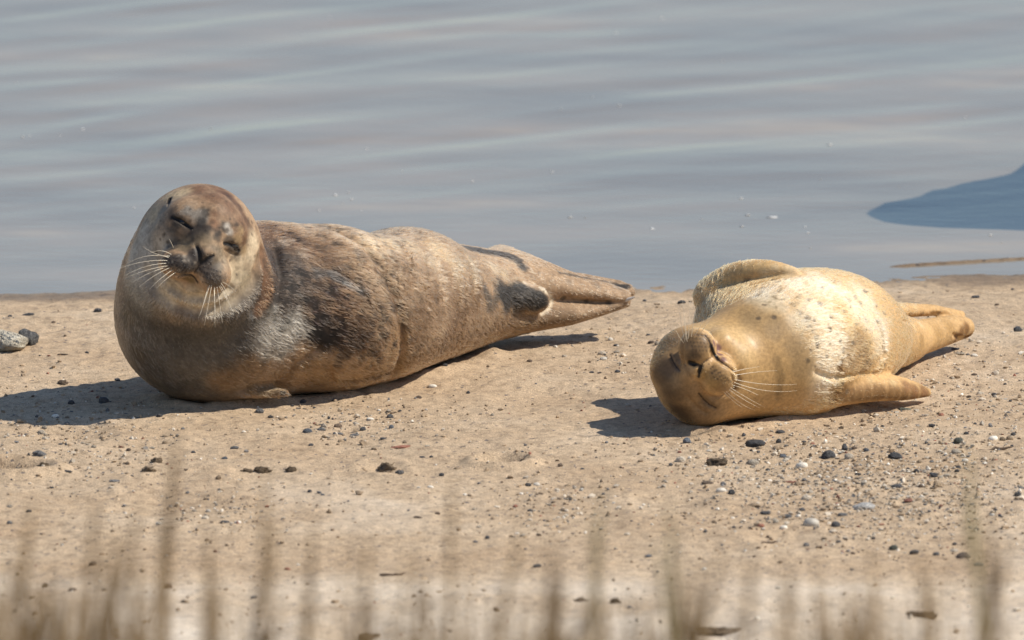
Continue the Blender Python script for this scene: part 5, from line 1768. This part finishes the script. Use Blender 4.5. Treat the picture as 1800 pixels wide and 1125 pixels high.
def stalk(px, py, bx, Y, w, mat, label, leaves=2, seed=0):
    r = np.random.default_rng(seed)
    tip = at_y(px, py, Y)
    b = at_y(bx, 1125, Y)
    dirv = (tip - b) / max(tip[2] - b[2], 1e-3)
    zg = float(ground_z(b[0], b[1]))
    root = b + dirv * (zg - b[2]); root[1] = Y; root[2] = zg - 0.02
    o_ = empty('grass_stalk', root)
    w = w * 1.5
    P, R = blade(root, tip, w, 0.02, r, 12)
    link('stem', tube_mesh('stem', P - root, R, 5), o_, mat)
    for k in range(leaves):
        f = r.uniform(0.35, 0.8)
        a = root + (tip - root) * f
        e = a + (tip - root) * r.uniform(0.18, 0.38) + np.array([r.normal() * 0.018, r.normal() * 0.02, 0])
        P, R = blade(a, e, w * 0.75, 0.02, r, 7)
        me = tube_mesh('leaf', P - root, R, 4)
        link('leaf', me, o_, mat)
    set_props(o_, label, 'grass', 'blurred grass stalks along the front')
    return o_


STALKS = [
    (58, 872, 30, -10.2, 0.012, 'd', 2, 'dry stalk rising near the left edge under the dark hollow'),
    (20, 990, 62, -11.0, 0.011, 'k', 3, 'dark stalk leaning right at the bottom left corner'),
    (165, 880, 150, -10.4, 0.010, 'd', 2, 'dry stalk standing above the brown stone at left'),
    (112, 1005, 84, -11.0, 0.011, 'k', 3, 'dark slanting stalk between two left stalks'),
    (205, 930, 180, -10.6, 0.012, 'd', 3, 'pale dry stalk left of the tall isolated stalk'),
    (243, 985, 238, -10.8, 0.012, 'd', 3, 'dry stalk next to the dark brown stone at left'),
    (300, 800, 284, -10.0, 0.013, 'd', 2, 'tallest dry stalk, left of the crust ridge'),
    (370, 918, 362, -10.3, 0.011, 'd', 2, 'short isolated stalk below the flat dark pebble'),
    (480, 905, 455, -10.2, 0.011, 'd', 2, 'dry stalk below the crust ridge leaning right'),
    (462, 1000, 460, -11.0, 0.012, 'k', 3, 'dark thick stalk in front of the pale sand strip at left'),
    (552, 935, 540, -10.3, 0.011, 'd', 2, 'thin dry stalk below the bluish chip'),
    (648, 955, 628, -10.4, 0.012, 'd', 2, 'dry stalk left of the short dark stick'),
    (742, 1030, 735, -11.2, 0.014, 'k', 4, 'thick dark stalk right of the short dark stick'),
    (800, 830, 796, -10.0, 0.011, 'd', 1, 'tall faint stalk below the large seal\'s hind body'),
    (915, 925, 868, -10.3, 0.011, 'd', 2, 'slanting stalk leaning right in the middle'),
    (980, 965, 972, -11.2, 0.015, 'k', 4, 'darkest thick stalk in the middle of the bottom edge'),
    (1042, 905, 1040, -10.2, 0.011, 'g', 1, 'faint greenish stalk right of the darkest stalk'),
    (1172, 880, 1185, -10.2, 0.012, 'g', 2, 'greenish stalk below the pup seal\'s shadow'),
    (1228, 985, 1218, -10.9, 0.012, 'd', 3, 'dry stalk above the wide dark clod'),
    (1130, 1060, 1126, -11.2, 0.012, 'd', 3, 'short dry stalk left of the wide dark clod'),
    (1322, 1000, 1312, -10.9, 0.011, 'd', 2, 'dry stalk right of the wide dark clod'),
    (1385, 1010, 1378, -11.0, 0.010, 'd', 2, 'thin stalk below the dark brown twig'),
    (1518, 1035, 1510, -11.2, 0.014, 'k', 4, 'thick dark stalk on the right half of the bottom edge'),
    (1645, 1010, 1642, -10.8, 0.011, 'd', 2, 'dry stalk below the small grey chip at right'),
    (1700, 790, 1728, -10.0, 0.011, 'g', 3, 'tallest green stalk below the olive green stone'),
    (1775, 940, 1740, -10.6, 0.013, 'd', 3, 'dry stalk leaning right at the right edge'),
    (1440, 1060, 1446, -11.2, 0.011, 'd', 2, 'short dry stalk between two right hand stalks'),
    (870, 1045, 866, -11.1, 0.011, 'd', 3, 'short dry stalk left of the darkest stalk'),
    (385, 1060, 392, -11.2, 0.011, 'd', 3, 'short dry stalk under the isolated short stalk'),
]
for i, (px, py, bx, Y, w, mk, nl, lab) in enumerate(STALKS):
    stalk(px, py, bx, Y, w, {'d': DRYG, 'g': GREENG, 'k': DARKG}[mk], lab, nl, 900 + i)

# low tangled grass at the foot of the stalks
r = np.random.default_rng(55)
VV, FF, n0 = [], [], 0
for k in range(680):
    px = r.choice([r.uniform(-80, 290), r.uniform(-80, 1880), r.normal(740, 45), r.normal(985, 60), r.normal(1520, 70)], p=[0.26, 0.50, 0.08, 0.08, 0.08])
    Y = r.uniform(-12.0, -9.6)
    py = r.uniform(1040, 1180) - (70 if px < 290 else 0) * r.random() - 40 * r.random() ** 3
    if k % 7 == 0: py = r.uniform(920, 1060)
    tip = at_y(px, py, Y)
    x0 = tip[0] + r.normal() * 0.045
    z0 = float(ground_z(x0, Y))
    if tip[2] - z0 < 0.05: continue
    P, R = blade(np.array([x0, Y, z0 - 0.02]), tip, r.uniform(0.006, 0.012), 0.03, r, 6)
    me = tube_mesh('t', P, R, 3)
    co = np.empty(len(me.vertices) * 3, np.float32); me.vertices.foreach_get('co', co)
    f = np.empty(len(me.polygons) * 4, np.int32); me.polygons.foreach_get('vertices', f)
    VV.append(co.reshape(-1, 3)); FF.append(f.reshape(-1, 4) + n0); n0 += len(VV[-1])
    bpy.data.meshes.remove(me)
lg = link('low_grass', mesh_np('low_grass', np.vstack(VV), np.vstack(FF)), None, DRYG)
set_props(lg, 'tangled low dry grass along the bottom edge', 'grass', kind='stuff')
